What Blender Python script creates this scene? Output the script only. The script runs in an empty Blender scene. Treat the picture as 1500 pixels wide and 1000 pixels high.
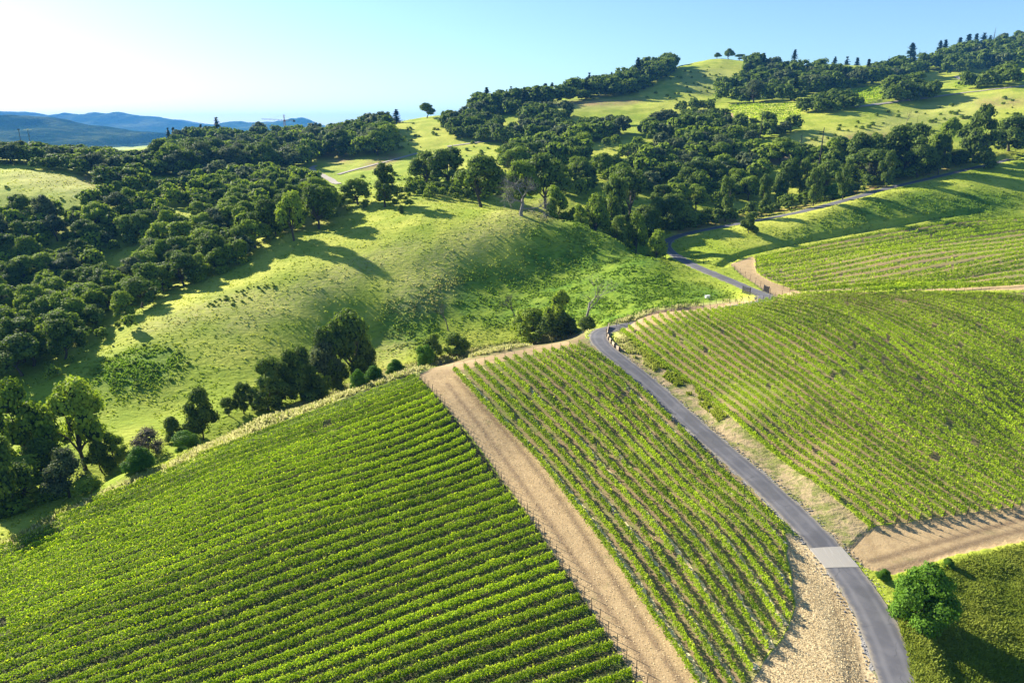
HAZE, HAZE_COL, SKY, SUN, EXPO = 8e-5, (.10,.40,1), .066, 5.0, 1.55
import bpy, math, numpy as np
from mathutils import Vector
PI = math.pi
scn = bpy.context.scene
COL = scn.collection
RNG = np.random.default_rng(7)

# ------------------------------------------------------------------ camera model (photo pixels 1500 x 1000)
PITCH = math.radians(17.2); CP, SP = math.cos(PITCH), math.sin(PITCH)
F, CZ = 1000.0, 45.0
def ray(u, v):
    a = (np.asarray(u, float) - 750) / F; b = (500 - np.asarray(v, float)) / F
    return a, CP + b * SP, -SP + b * CP
def at_z(u, v, z):
    a, dy, dz = ray(u, v); t = (z - CZ) / dz
    return float(a * t), float(dy * t), float(z)
def at_y(u, v, Y):
    a, dy, dz = ray(u, v); t = Y / dy
    return float(a * t), float(Y), float(CZ + dz * t)
def project(p):
    x, y, z = p[..., 0], p[..., 1], p[..., 2] - CZ
    d = y * CP - z * SP; up = y * SP + z * CP
    return 750 + F * x / d, 500 - F * up / d, d

# ------------------------------------------------------------------ terrain control points
CTRL = []
for u, v, z in [
    (1315,1000,0),(1230,820,0),(1130,690,.6),(1040,600,2),(950,540,3.5),(875,490,4.7),
    (925,985,.3),(726,687,1.4),(620,553,4.4),(812,700,1.3),(952,890,.3),(760,520,4.8),(1000,750,.9),
    (400,622,2.3),(182,714,-.4),(15,800,-3.3),(0,1000,-1.5),(300,1000,-.5),(600,1000,.1),(300,800,.8),(500,700,2.2),(600,800,.9),
    (1277,768,.5),(1484,742,.8),(1188,698,1.5),(1068,604,3),(909,484,5),(1042,452,6.4),(1150,429,8.4),(1260,425,10),(1370,427,11),
    (1480,427,11),(1218,564,4.6),(1400,540,5.2),(1500,600,2.2),(1500,480,8.0),(1320,470,8.2),(1400,790,.3),(1500,770,.5),(1450,900,-1.2),(1500,1000,-2.6),
    ]:
    CTRL.append(at_z(u, v, z))
for u, v, Y in [
    # knoll
    (765,312,228),(700,326,222),(650,355,212),(500,410,188),(350,450,168),(200,475,155),(150,550,130),(60,600,120),(250,600,122),
    (400,500,155),(300,620,115),(550,500,170),(620,510,164),(700,480,172),(800,460,175),(850,450,176),(950,440,170),(1000,432,172),
    (945,466,139.5),(1000,455,146),(765,400,202),(850,380,207),(900,365,208),(950,380,195),(1000,405,185),(600,440,181),(680,420,193),
    # road behind
    (1000,385,205),(960,355,245),(1060,408,186),(1105,428,170),(1135,437,160),
    (980,350,246),(1050,335,258),(1150,315,270),(1250,290,288),(1350,265,305),(1430,245,320),(1500,232,330),
    (1100,370,225),(1200,349,241),(1300,333,250),(1400,318,258),(1490,316,262),(1200,304,263),(1300,280,278),(1100,328,255),(1400,254,306),(1040,345,243),(1040,372,222),
    (1180,428,172),(1300,419,170),(1400,419,168),(1490,416,168),(1300,375,208),(1150,400,192),(1450,375,205),
    # ravine, left meadow foot
    (60,690,95),(0,760,80),(200,660,103),(280,625,113),(360,600,120),
    # behind the knoll
    (700,300,262),(620,290,262),(560,300,255),(500,330,240),(400,350,225),(300,400,205),(250,430,185),(150,500,150),(100,540,135),
    (850,327,222),(900,350,212),(950,377,199),(1000,402,188),(1000,318,278),(1100,300,300),(1050,250,360),(950,220,410),(900,260,340),(850,215,430),
    # left hill and valley
    (80,270,300),(0,245,330),(170,290,290),(60,320,262),(0,360,235),(50,228,430),(190,235,520),(300,230,520),(300,208,620),
    (420,210,620),(500,205,560),(560,187,560),(640,171,600),(690,168,590),(760,161,565),(850,146,600),(920,122,680),(980,102,740),
    (1045,86,780),(1100,96,800),(1150,106,850),(1260,120,950),(1300,106,930),(1400,86,950),(1495,57,900),
    (1040,140,620),(960,150,580),(880,160,545),(1100,150,560),(1200,140,580),(1300,125,640),(1400,110,700),(1490,95,720),
    (1350,160,470),(1250,170,430),(1150,200,390),(1480,140,460),(1480,126,480),(1180,225,360),(1330,145,490),
    (700,225,440),(600,240,400),(480,262,370),(450,248,410),(440,275,345),(650,190,520),(560,270,320),(800,200,480),(740,260,330),
    (520,230,450),(380,280,330),(250,300,300),(200,350,250),(100,420,210),(300,330,262),(1000,175,500),(1080,170,480),
    ]:
    CTRL.append(at_y(u, v, Y))
CTRL += [at_y(840,318,243)[:2]+(9.5,), at_y(870,338,240)[:2]+(6.5,), at_y(920,362,228)[:2]+(4.0,), at_y(955,384,214)[:2]+(3.6,), at_y(890,300,268)[:2]+(12.,), (-38.5,98,2.4),(-54,85,-.3),(-66,76,-3.1),(-18.5,114,4.5),(-2,125.5,4.8),(-27,105.5,3.5),(-22.5,119,-.5),(-42.5,103,-3),(-58,90,-5),(-28,126,-6.5),(-48,110,-8),(-64,97,-8),(-41,130,-8),(-28,140,-8.5),(-14,156,-9),(0,160,-7.5),(10,163,-4.5),(20,163,-1),(32,154,4.2),(48,158,4.9),
         (-80,20,-3.5),(-40,20,-1.5),(0,20,-.3),(40,20,-1),(100,20,-4),(0,-40,-2),(150,0,-5),(-150,0,-14),(-110,60,-9),(-110,100,-8),
         (-150,150,-6),(-210,200,2),(-300,300,28),(150,100,9),(150,60,2),(200,150,12),(260,250,17),(330,320,34),(480,450,70),(-450,450,30),
         (-600,700,10),(-500,900,0),(-200,900,-10),(0,900,25),(236,1150,70),(500,1400,70),(900,1400,120),(1000,900,150),(-900,1200,-10),
         (0,1500,10),(-1500,2000,-15),(0,2500,-10),(1500,2500,20),(-3000,5000,-20),(0,6000,-20),(3000,5000,0),(-5000,11000,-20),(0,12000,-20),(6000,11000,-20)]
CTRL = np.array(CTRL)
Y0 = 60.0
def warp(x, y):
    return np.stack([x / (y + Y0), np.log(y + Y0)], -1)
class TPS:
    def __init__(s, P, z, lam):
        n = len(P); s.P = P
        d2 = ((P[:, None] - P[None]) ** 2).sum(-1)
        K = .5 * d2 * np.log(d2 + 1e-12) + lam * np.eye(n)
        A = np.zeros((n + 3, n + 3)); A[:n, :n] = K; A[:n, n] = 1; A[:n, n+1:] = P; A[n, :n] = 1; A[n+1:, :n] = P.T
        s.w = np.linalg.solve(A, np.r_[z, 0, 0, 0])
    def __call__(s, Q):
        out = np.empty(len(Q)); n = len(s.P)
        for i in range(0, len(Q), 20000):
            q = Q[i:i+20000]
            d2 = (q[:, None, 0] - s.P[None, :, 0]) ** 2 + (q[:, None, 1] - s.P[None, :, 1]) ** 2
            out[i:i+20000] = (.5 * d2 * np.log(d2 + 1e-12)) @ s.w[:n] + s.w[n] + q @ s.w[n+1:]
        return out
tps = TPS(warp(CTRL[:, 0], CTRL[:, 1]), CTRL[:, 2], 2e-5)

def vnoise(x, y, seed=0):
    xi, yi = np.floor(x), np.floor(y); fx, fy = x - xi, y - yi
    fx, fy = fx*fx*(3-2*fx), fy*fy*(3-2*fy)
    def h(a, b):
        n = np.sin(a * 127.1 + b * 311.7 + seed * 74.7) * 43758.5453
        return n - np.floor(n)
    return (h(xi,yi)*(1-fx)+h(xi+1,yi)*fx)*(1-fy) + (h(xi,yi+1)*(1-fx)+h(xi+1,yi+1)*fx)*fy - .5
def fbm(x, y, seed=0, o=3):
    return sum(vnoise(x * 2**k, y * 2**k, seed + k) / 2**k for k in range(o))

GR = np.linspace(-1.2, 1.2, 900)
GL = np.concatenate([np.linspace(math.log(16), math.log(84), 60, False), np.linspace(math.log(84), math.log(470), 490, False),
                     np.linspace(math.log(470), math.log(1060), 150, False), np.linspace(math.log(1060), math.log(13000), 70)])
LL, RR = np.meshgrid(GL, GR, indexing='ij')
GYv = np.exp(LL) - Y0; GXv = RR * np.exp(LL)
sub = slice(None, None, 3)
# spline evaluated on every third node, then filled in (smooth surface)
li = np.unique(np.r_[np.arange(0, len(GL), 2), len(GL) - 1]); ri = np.unique(np.r_[np.arange(0, len(GR), 3), len(GR) - 1])
Zc = tps(np.stack([RR[np.ix_(li, ri)].ravel(), LL[np.ix_(li, ri)].ravel()], -1)).reshape(len(li), len(ri))
Zt = np.empty((len(li), len(GR)))
for i in range(len(li)): Zt[i] = np.interp(GR, GR[ri], Zc[i])
GZ = np.empty((len(GL), len(GR)))
for j in range(len(GR)): GZ[:, j] = np.interp(GL, GL[li], Zt[:, j])
k5 = np.array([1, 2, 3, 2, 1]) / 9.
for _ in range(2):
    P_ = np.pad(GZ, 2, 'edge')
    GZ = sum(k5[i] * P_[i:i+GZ.shape[0], 2:-2] for i in range(5))
    P_ = np.pad(GZ, 2, 'edge')
    GZ = sum(k5[i] * P_[2:-2, i:i+GZ.shape[1]] for i in range(5))
farw = np.clip((GYv - 150) / 500, 0, 1)
GZ += farw * 5 * fbm(GXv / 90, GYv / 90, 3, 4) + np.clip((GYv - 120) / 60, 0, 1) * np.where((GXv > 25) & (GYv < 300), .22, .8) * fbm(GXv / 16, GYv / 16, 9, 3)
GZ += .12 * fbm(GXv / 7, GYv / 7, 5, 2)
GZ = np.clip(GZ, -28, None)

def H(x, y):
    x = np.asarray(x, float); y = np.asarray(y, float)
    e = np.maximum(y + Y0, 16.5); l = np.log(e); r = np.clip(x / e, GR[0], GR[-1])
    i = np.clip(np.searchsorted(GL, l) - 1, 0, len(GL) - 2); fi = np.clip((l - GL[i]) / (GL[i+1] - GL[i]), 0, 1)
    q = (r - GR[0]) / (GR[1] - GR[0]); j = np.clip(q.astype(int), 0, len(GR) - 2); fj = q - j
    return (GZ[i,j]*(1-fj)+GZ[i,j+1]*fj)*(1-fi) + (GZ[i+1,j]*(1-fj)+GZ[i+1,j+1]*fj)*fi
TS = np.concatenate([np.linspace(30, 320, 330, False), np.linspace(320, 1500, 260, False), np.linspace(1500, 12000, 60)])
def unproj(u, v, off=0.0):
    """first point where the sight line of a photo pixel meets the ground (raised by off)"""
    u = np.atleast_1d(np.asarray(u, float)); v = np.atleast_1d(np.asarray(v, float))
    if len(u) > 1500: return np.vstack([unproj(u[i:i+1500], v[i:i+1500], off) for i in range(0, len(u), 1500)])
    a, dy, dz = ray(u, v)
    t = TS[None, :]
    g = CZ + dz[:, None] * t - H(a[:, None] * t, dy[:, None] * t) - off
    hit = g < 0
    k = np.where(hit.any(1), hit.argmax(1), len(TS) - 1); k = np.maximum(k, 1)
    n = np.arange(len(u)); g0, g1 = g[n, k-1], g[n, k]
    f = np.where(g0 != g1, g0 / (g0 - g1), 0); tt = TS[k-1] + (TS[k] - TS[k-1]) * np.clip(f, 0, 1)
    x, y = a * tt, dy * tt
    return np.stack([x, y, H(x, y)], -1)
def dens(pts, n):
    """resample an image polyline to n points"""
    p = np.asarray(pts, float); d = np.r_[0, np.cumsum(np.hypot(*np.diff(p, axis=0).T))]
    s = np.linspace(0, d[-1], n)
    return np.stack([np.interp(s, d, p[:, k]) for k in range(p.shape[1])], -1)
def smooth(p, it=3):
    p = p.copy()
    for _ in range(it): p[1:-1] = .25*p[:-2] + .5*p[1:-1] + .25*p[2:]
    return p
def resample(p, step):
    d = np.r_[0, np.cumsum(np.linalg.norm(np.diff(p[:, :2], axis=0), axis=1))]
    n = max(2, int(d[-1] / step) + 1); s = np.linspace(0, d[-1], n)
    return np.stack([np.interp(s, d, p[:, k]) for k in range(p.shape[1])], -1), s
def inside(x, y, poly):
    poly = np.asarray(poly)[:, :2]; c = np.zeros(x.shape, bool); x0, y0 = poly[-1]
    for x1, y1 in poly:
        if y0 != y1:
            c ^= ((y1 > y) != (y0 > y)) & (x < (x0 - x1) * (y - y1) / (y0 - y1) + x1)
        x0, y0 = x1, y1
    return c
def ipoly(pts):
    """image polygon -> plan polygon on the ground"""
    p = np.asarray(list(pts) + [pts[0]], float); q = dens(p, max(40, 6 * len(p)))[:-1]
    return unproj(q[:, 0], q[:, 1])

# ------------------------------------------------------------------ roads: centre lines, and the bench cut for them
vis = unproj(*np.array([(1317,1020),(1315,1000),(1307,950),(1288,900),(1265,862),(1238,834),(1215,807),(1192,778),(1163,750),(1131,721),(1107,700),(1036,640),(1011,618),(988,597),(964,573),(937,548),(904,524),(878,507)]).T)
near_road = np.vstack([[(30,32,0),(31.5,40,0)], vis[:, :3]])
mid_road = unproj(*np.array([(1135,437),(1105,427),(1060,407),(1020,391),(985,372)]).T)
far_road = unproj(*np.array([(966,357),(985,346),(1050,333),(1110,323),(1180,309),(1250,290),(1310,273),(1360,262),(1400,252),(1430,245)]).T)
hid = np.array([(17.0,136.5,4.7),(18.6,140.5,4.1),(23.5,145.8,3.2),(32,151.5,2.8),(41,155,3.1),(51,157.8,4.2)])
road_c = np.vstack([near_road, hid, mid_road, far_road, far_road[-1:] + np.array([[25, 14, 3]])])
road_c, _ = resample(road_c, 4.0); road_c = smooth(road_c, 4); road_c, _ = resample(road_c, 1.0)
def carve(c, half, fall, lift=0.0):
    global GZ
    x, y = GXv, GYv
    m = (y > c[:,1].min()-15) & (y < c[:,1].max()+15) & (x > c[:,0].min()-15) & (x < c[:,0].max()+15)
    idx = np.argwhere(m); px, py = x[m], y[m]
    best = np.full(len(px), 1e9); zz = np.zeros(len(px))
    for i in range(0, len(c) - 1):
        a, b = c[i], c[i+1]; d = b - a; L2 = d[0]**2 + d[1]**2 + 1e-9
        nr = np.abs(px - a[0]) + np.abs(py - a[1]) < 24
        if not nr.any(): continue
        t = np.clip(((px[nr]-a[0])*d[0] + (py[nr]-a[1])*d[1]) / L2, 0, 1)
        dd = np.hypot(px[nr]-a[0]-t*d[0], py[nr]-a[1]-t*d[1])
        bb = best[nr]; zz_ = zz[nr]; up = dd < bb
        bb[up] = dd[up]; zz_[up] = (a[2] + t*d[2])[up]; best[nr] = bb; zz[nr] = zz_
    w = np.clip((half + fall - best) / fall, 0, 1); w = w*w*(3-2*w)
    g = GZ[m]; GZ[m] = g*(1-w) + (zz + lift)*w
    out = np.full(x.shape, 99.0); out[m] = best
    return out
road_c[:, 2] = smooth(np.c_[road_c[:, 2], road_c[:, 2]], 12)[:, 0]
ROADD = carve(road_c, 2.5, 3.0, -.05)
ditch = dens([(1056,389),(1075,376),(1107,367.5),(1150,358),(1200,348),(1250,339),(1300,330.5),(1350,321),(1400,313),(1440,309)], 120); ditch = unproj(ditch[:,0], ditch[:,1]); ditch, _ = resample(smooth(ditch, 4), 1.0)
ditch[:, 2] = H(ditch[:,0], ditch[:,1]); carve(ditch, .7, 1.6, -1.1)
hill_road = unproj(*np.array([(496,270),(488,264),(474,258),(458,252),(452,247),(462,243)]).T)
hill_road, _ = resample(smooth(hill_road, 1), 3.0)

# ------------------------------------------------------------------ mesh helpers
def link(o, parent=None):
    COL.objects.link(o)
    if parent is not None: o.parent = parent
    return o
def tag(o, label=None, cat=None, group=None, kind=None):
    if label: o['label'] = label
    if cat: o['category'] = cat
    if group: o['group'] = group
    if kind: o['kind'] = kind
    return o
def empty(name, loc, rz=0.0, sc=(1, 1, 1)):
    o = bpy.data.objects.new(name, None); o.location = loc; o.rotation_euler = (0, 0, rz); o.scale = sc
    o.empty_display_size = .5
    return link(o)
def mk(name, V, Q, mat, smooth_=False, attrs=None, T=None, midx=None):
    """mesh data from arrays: V verts, Q quads, T triangles (Blender mesh, no object)"""
    me = bpy.data.meshes.new(name); V = np.asarray(V, np.float32)
    Q = np.zeros((0, 4), int) if Q is None else np.asarray(Q); T = np.zeros((0, 3), int) if T is None else np.asarray(T)
    me.vertices.add(len(V)); me.vertices.foreach_set('co', V.ravel())
    li_ = np.r_[Q.ravel(), T.ravel()].astype(np.int32)
    st = np.r_[np.arange(len(Q)) * 4, len(Q) * 4 + np.arange(len(T)) * 3].astype(np.int32)
    me.loops.add(len(li_)); me.loops.foreach_set('vertex_index', li_)
    me.polygons.add(len(st)); me.polygons.foreach_set('loop_start', st)
    for m in (mat if isinstance(mat, (list, tuple)) else [mat]): me.materials.append(m)
    if midx is not None: me.polygons.foreach_set('material_index', np.asarray(midx, np.int32))
    me.update(calc_edges=True)
    me.polygons.foreach_set('use_smooth', np.full(len(st), smooth_))
    for k, (dom, a) in (attrs or {}).items():
        at = me.attributes.new(k, 'FLOAT', dom); at.data.foreach_set('value', np.asarray(a, np.float32).ravel())
    return me
def ob(name, me, parent=None):
    return link(bpy.data.objects.new(name, me), parent)
def leaf_quads(C, N, S, rng, asp=1.0):
    """one bent quad per leaf clump: centres, normals, sizes"""
    n = len(C); N = N / (np.linalg.norm(N, axis=1, keepdims=True) + 1e-9)
    t = rng.normal(size=(n, 3)); t -= (t * N).sum(1, keepdims=True) * N; t /= np.linalg.norm(t, axis=1, keepdims=True) + 1e-9
    b = np.cross(N, t); S = np.asarray(S).reshape(-1, 1) * .5
    k = rng.uniform(.15, .5, (n, 1)) * S
    V = np.stack([C - t*S, C - b*S*asp + N*k, C + t*S, C + b*S*asp - N*k*.3], 1).reshape(-1, 3)
    return V, np.arange(4 * n).reshape(-1, 4)
class MB:
    """collects tubes, boxes and quads into one mesh"""
    def __init__(s): s.V = []; s.Q = []; s.n = 0
    def add(s, V, Q):
        s.V.append(np.asarray(V, float)); s.Q.append(np.asarray(Q) + s.n); s.n += len(V)
    def tube(s, pts, rad, k=6):
        p = np.asarray(pts, float); r = np.broadcast_to(np.asarray(rad, float), (len(p),))
        d = np.gradient(p, axis=0); d /= np.linalg.norm(d, axis=1, keepdims=True) + 1e-9
        ref = np.where(np.abs(d[:, 2:3]) < .9, np.array([[0, 0, 1.]]), np.array([[1., 0, 0]]))
        a = np.cross(d, ref); a /= np.linalg.norm(a, axis=1, keepdims=True); b = np.cross(d, a)
        th = np.arange(k) * 2 * PI / k
        V = (p[:, None] + r[:, None, None] * (np.cos(th)[None, :, None]*a[:, None] + np.sin(th)[None, :, None]*b[:, None])).reshape(-1, 3)
        i = np.arange(len(p) - 1)[:, None] * k; j = np.arange(k)[None]; j2 = (j + 1) % k
        Q = np.stack([i + j, i + j2, i + k + j2, i + k + j], -1).reshape(-1, 4)
        V = np.vstack([V, p[-1:] + d[-1:] * r[-1] * .3]); top = len(V) - 1; e = (len(p) - 1) * k
        cap = np.array([[e + q, e + (q + 1) % k, top, top] for q in range(k)])
        s.add(V, Q); s.caps = getattr(s, 'caps', []); s.caps.append(cap[:, :3] + s.n - len(V))
    def box(s, c, h, rz=0.0, tilt=None):
        x = np.array([(-1,-1,-1),(1,-1,-1),(1,1,-1),(-1,1,-1),(-1,-1,1),(1,-1,1),(1,1,1),(-1,1,1)], float) * np.asarray(h)
        co, si = math.cos(rz), math.sin(rz)
        x = np.stack([x[:,0]*co - x[:,1]*si, x[:,0]*si + x[:,1]*co, x[:,2]], -1) + np.asarray(c)
        s.add(x, [(3,2,1,0),(4,5,6,7),(0,1,5,4),(1,2,6,5),(2,3,7,6),(3,0,4,7)])
    def mesh(s, name, mat, sm=False):
        T = np.vstack(s.caps) if getattr(s, 'caps', None) else None
        return mk(name, np.vstack(s.V), np.vstack(s.Q), mat, sm, T=T)

# ------------------------------------------------------------------ materials
class NT:
    def __init__(s, name):
        s.m = bpy.data.materials.new(name); s.m.use_nodes = True; s.t = s.m.node_tree; s.t.nodes.clear()
        s.out = s.t.nodes.new('ShaderNodeOutputMaterial')
        s.co = s.t.nodes.new('ShaderNodeTexCoord')
    def n(s, typ, **kw):
        nd = s.t.nodes.new(typ)
        for k, v in kw.items():
            if k.startswith('_'): setattr(nd, k[1:], v)
            else: s.set(nd.inputs[int(k[1:])] if k[0] == 'i' and k[1:].isdigit() else nd.inputs[k.replace('__', ' ')], v)
        return nd
    def set(s, inp, v):
        if isinstance(v, bpy.types.NodeSocket): s.t.links.new(v, inp)
        elif isinstance(v, bpy.types.Node): s.t.links.new(v.outputs[0], inp)
        else: inp.default_value = v
    def noise(s, scale, detail=3.0, rough=.55, vec=None, dist=0.0, mapsc=None):
        vv = vec or s.co.outputs['Object']
        if mapsc: vv = s.n('ShaderNodeMapping', Vector=vv, Scale=mapsc).outputs[0]
        return s.n('ShaderNodeTexNoise', Vector=vv, Scale=scale, Detail=detail, Roughness=rough, Distortion=dist).outputs['Fac']
    def attr(s, name):
        return s.n('ShaderNodeAttribute', _attribute_name=name).outputs['Fac']
    def math(s, op, a, b=0.0, c=0.0, clamp=False):
        return s.n('ShaderNodeMath', _operation=op, _use_clamp=clamp, i0=a, i1=b, i2=c).outputs[0]
    def ss(s, x, lo, hi):
        return s.n('ShaderNodeMapRange', _interpolation_type='SMOOTHSTEP', Value=x, i1=lo, i2=hi).outputs[0]
    def mix(s, f, a, b):
        nd = s.t.nodes.new('ShaderNodeMix'); nd.data_type = 'RGBA'
        s.set(nd.inputs[0], f); s.set(nd.inputs[6], c4(a)); s.set(nd.inputs[7], c4(b)); return nd.outputs[2]
    def bump(s, h, strength, dist):
        return s.n('ShaderNodeBump', Height=h, Strength=strength, Distance=dist).outputs[0]
    def pbr(s, col, rough=.85, normal=None, spec=.3, metal=0.0):
        p = s.n('ShaderNodeBsdfPrincipled'); s.set(p.inputs['Base Color'], c4(col)); s.set(p.inputs['Roughness'], rough)
        s.set(p.inputs['Specular IOR Level'], spec); s.set(p.inputs['Metallic'], metal)
        if normal is not None: s.set(p.inputs['Normal'], normal)
        s.t.links.new(p.outputs[0], s.out.inputs[0]); return s.m
def c4(c):
    return (*c, 1.0) if isinstance(c, tuple) and len(c) == 3 else c
def leaf_mat(name, dark, light, tr=.35, tip=None, spec=.10, rough=.7):
    s = NT(name); r = s.attr('rnd'); o = s.n('ShaderNodeObjectInfo').outputs['Random']
    f = s.math('ADD', s.math('MULTIPLY', r, .62), s.math('MULTIPLY', o, .42), clamp=True)
    col = s.mix(f, dark, light)
    if tip: col = s.mix(s.attr('tip'), col, tip)
    p = s.n('ShaderNodeBsdfPrincipled'); s.set(p.inputs['Base Color'], col); s.set(p.inputs['Roughness'], rough); s.set(p.inputs['Specular IOR Level'], spec)
    tcol = s.mix(.5, col, s.n('ShaderNodeHueSaturation', Saturation=1.15, Value=1.5, Color=col).outputs[0])
    t = s.n('ShaderNodeBsdfTranslucent', Color=tcol)
    mx = s.n('ShaderNodeMixShader', i0=tr, i1=p.outputs[0], i2=t.outputs[0])
    s.t.links.new(mx.outputs[0], s.out.inputs[0]); return s.m
def plain(name, c1, c2, scale=3.0, rough=.85, metal=0.0, spec=.3, bump=.0):
    s = NT(name); n = s.noise(scale, 5.0)
    return s.pbr(s.mix(n, c1, c2), rough, s.bump(n, bump, .05) if bump else None, spec, metal)
M = {}
M['vine'] = leaf_mat('vine_leaf', (.05,.12,.008), (.46,.60,.030), .46, (.76,.80,.08))
M['vine_dense'] = leaf_mat('vine_leaf_dense', (.04,.11,.006), (.46,.62,.020), .46, (.80,.84,.06))
M['oak'] = leaf_mat('oak_leaf', (.038,.072,.012), (.215,.29,.045), .32)
M['oak_light'] = leaf_mat('oak_leaf_light', (.08,.14,.015), (.34,.43,.05), .36)
M['oak_grey'] = leaf_mat('oak_leaf_grey', (.05,.068,.026), (.19,.23,.085), .28)
M['fir'] = leaf_mat('fir_needles', (.012,.030,.016), (.05,.085,.03), .15)
M['shrub'] = leaf_mat('shrub_leaf', (.035,.10,.009), (.17,.31,.03), .35)
M['shrub_grey'] = leaf_mat('grey_twigs', (.07,.06,.045), (.17,.15,.10), .2)
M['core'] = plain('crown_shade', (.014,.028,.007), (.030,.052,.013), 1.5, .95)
M['bark'] = plain('bark', (.045,.035,.027), (.11,.09,.07), 4, .95, bump=.6)
M['deadwood'] = plain('bleached_wood', (.13,.115,.10), (.30,.275,.245), 3, .9, bump=.6)
M['char'] = plain('charred_wood', (.012,.011,.011), (.05,.045,.04), 3, .95, bump=.6)
M['twig'] = plain('grey_twig', (.06,.052,.045), (.15,.13,.11), 3, .95)
M['post'] = plain('rusty_post', (.035,.026,.02), (.09,.06,.045), 6, .8, .3)
M['wood'] = plain('weathered_board', (.36,.27,.17), (.58,.47,.33), 5, .85, bump=.4)
M['darkwood'] = plain('creosote_post', (.03,.02,.014), (.08,.05,.035), 5, .9, bump=.4)
M['steel'] = plain('dark_steel', (.03,.03,.033), (.07,.07,.075), 8, .5, .6)
M['crane'] = plain('crane_paint', (.16,.07,.07), (.24,.12,.11), 2, .6)
M['white'] = plain('white_paint', (.6,.6,.6), (.78,.78,.76), 4, .6)
M['roof'] = plain('dark_roof', (.05,.055,.065), (.12,.12,.13), 4, .6)
M['rock'] = plain('pale_rock', (.30,.27,.23), (.60,.56,.50), 1.2, .9, bump=.8)
M['concrete'] = None

# ------------------------------------------------------------------ vineyard blocks: rows drawn from the photo's guide rows, laid on the ground
EDGE_L = [(-140,868),(15,801),(112,750),(182,716),(240,697),(319,660),(400,624),(487,591),(552,563),(597,546)]
def guide(pts, n=90):
    p = dens(pts, n); return unproj(p[:, 0], p[:, 1], .6)[:, :2]
def rows_between(guides, ks):
    out = []; idx = [g[0] for g in guides]; G = [g[1] for g in guides]
    for k in ks:
        i = min(max(np.searchsorted(idx, k, 'right') - 1, 0), len(idx) - 2)
        f = (k - idx[i]) / (idx[i+1] - idx[i]); out.append(G[i] * (1-f) + G[i+1] * f)
    return out
BL = []   # (block key, index, plan polyline)
gl = [(0, guide([(609,551),(300,664),(-60,797)])), (22, guide([(768,750),(634,797),(500,848),(333,911),(167,970),(-60,1050)])),
      (37, guide([(925,985),(700,1060),(500,1135),(250,1222),(-60,1325)]))]
polyL = ipoly(EDGE_L + [(612,545),(640,580),(700,655),(768,748),(850,868),(925,983),(990,1090),(700,1250),(-300,1420)])
for k, p in enumerate(rows_between(gl, range(0, 42))): BL.append(('left', k, p, polyL))
gc = [(0, guide([(665,541),(720,602),(787,667),(812,700),(880,786),(952,890),(993,950),(1030,1008),(1075,1075)])),
      (13, guide([(847,505),(882,524),(915,550),(953,586),(985,617),(1055,690),(1100,728),(1148,776),(1190,832),(1250,930),(1310,1030)]))]
polyC = ipoly([(640,530),(850,488),(1000,600),(1100,710),(1146,768),(1149,806),(1153,832),(1157,858),(1162,886),(1158,910),(1147,928),(1134,944),(1122,960),(1110,984),(1098,1000),(1075,1060),(1000,1080),(930,960),(800,760)])
for k, p in enumerate(rows_between(gc, range(0, 14))): BL.append(('centre', k, p, polyC))
gr = [(0, guide([(909,484),(940,504),(962,524),(992,544),(1023,566),(1068,604),(1110,641),(1156,679),(1188,698),(1277,768)])),
      (12, guide([(1042,453),(1098,481),(1146,514),(1218,564),(1308,630),(1372,673),(1420,700),(1484,742)])),
      (23, guide([(1148,432),(1210,442),(1260,460),(1308,492),(1356,529),(1430,580),(1500,632),(1600,702)])),
      (30, guide([(1225,428),(1260,433),(1316,447),(1401,484),(1500,545),(1600,604)])),
      (38, guide([(1345,428.5),(1380,431),(1420,441),(1460,453),(1500,473),(1600,520)])),
      (46, guide([(1440,428.5),(1470,430),(1500,436),(1550,452),(1600,470)]))]
for k, p in enumerate(rows_between(gr, range(0, 48))): BL.append(('right', k, p, None))
gu = [(0, guide([(1107,379),(1200,358),(1300,340),(1400,325),(1500,319),(1560,318)])), (5.3, guide([(1108,398),(1173,391),(1240,376),(1320,362),(1393,350),(1500,335),(1560,328)])),
      (11.3, guide([(1160,424),(1300,411),(1393,396),(1500,372),(1560,360)])), (14.6, guide([(1236,428),(1300,421),(1393,410),(1500,396),(1560,388)])), (17, guide([(1300,424),(1400,421),(1500,415),(1560,411)]))]
for k, p in enumerate(rows_between(gu, range(0, 18))): BL.append(('upper', k, p, None))
gf = [(0, guide([(1066,155),(1100,153),(1140,154),(1180,150)], 40)), (7, guide([(1075,171),(1110,174),(1150,174),(1172,172)], 40))]
for k, p in enumerate(rows_between(gf, range(0, 8))): BL.append(('hill', k, p, None))
gf = [(0, guide([(1216,141),(1245,133),(1285,126)], 40)), (8, guide([(1255,150),(1275,148),(1298,140)], 40))]
for k, p in enumerate(rows_between(gf, range(0, 9))): BL.append(('knob', k, p, None))
gf = [(0, guide([(1405,118),(1450,110),(1505,101)], 40)), (3, guide([(1395,128),(1450,121),(1505,113)], 40))]
for k, p in enumerate(rows_between(gf, range(0, 4))): BL.append(('crest', k, p, None))

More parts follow.
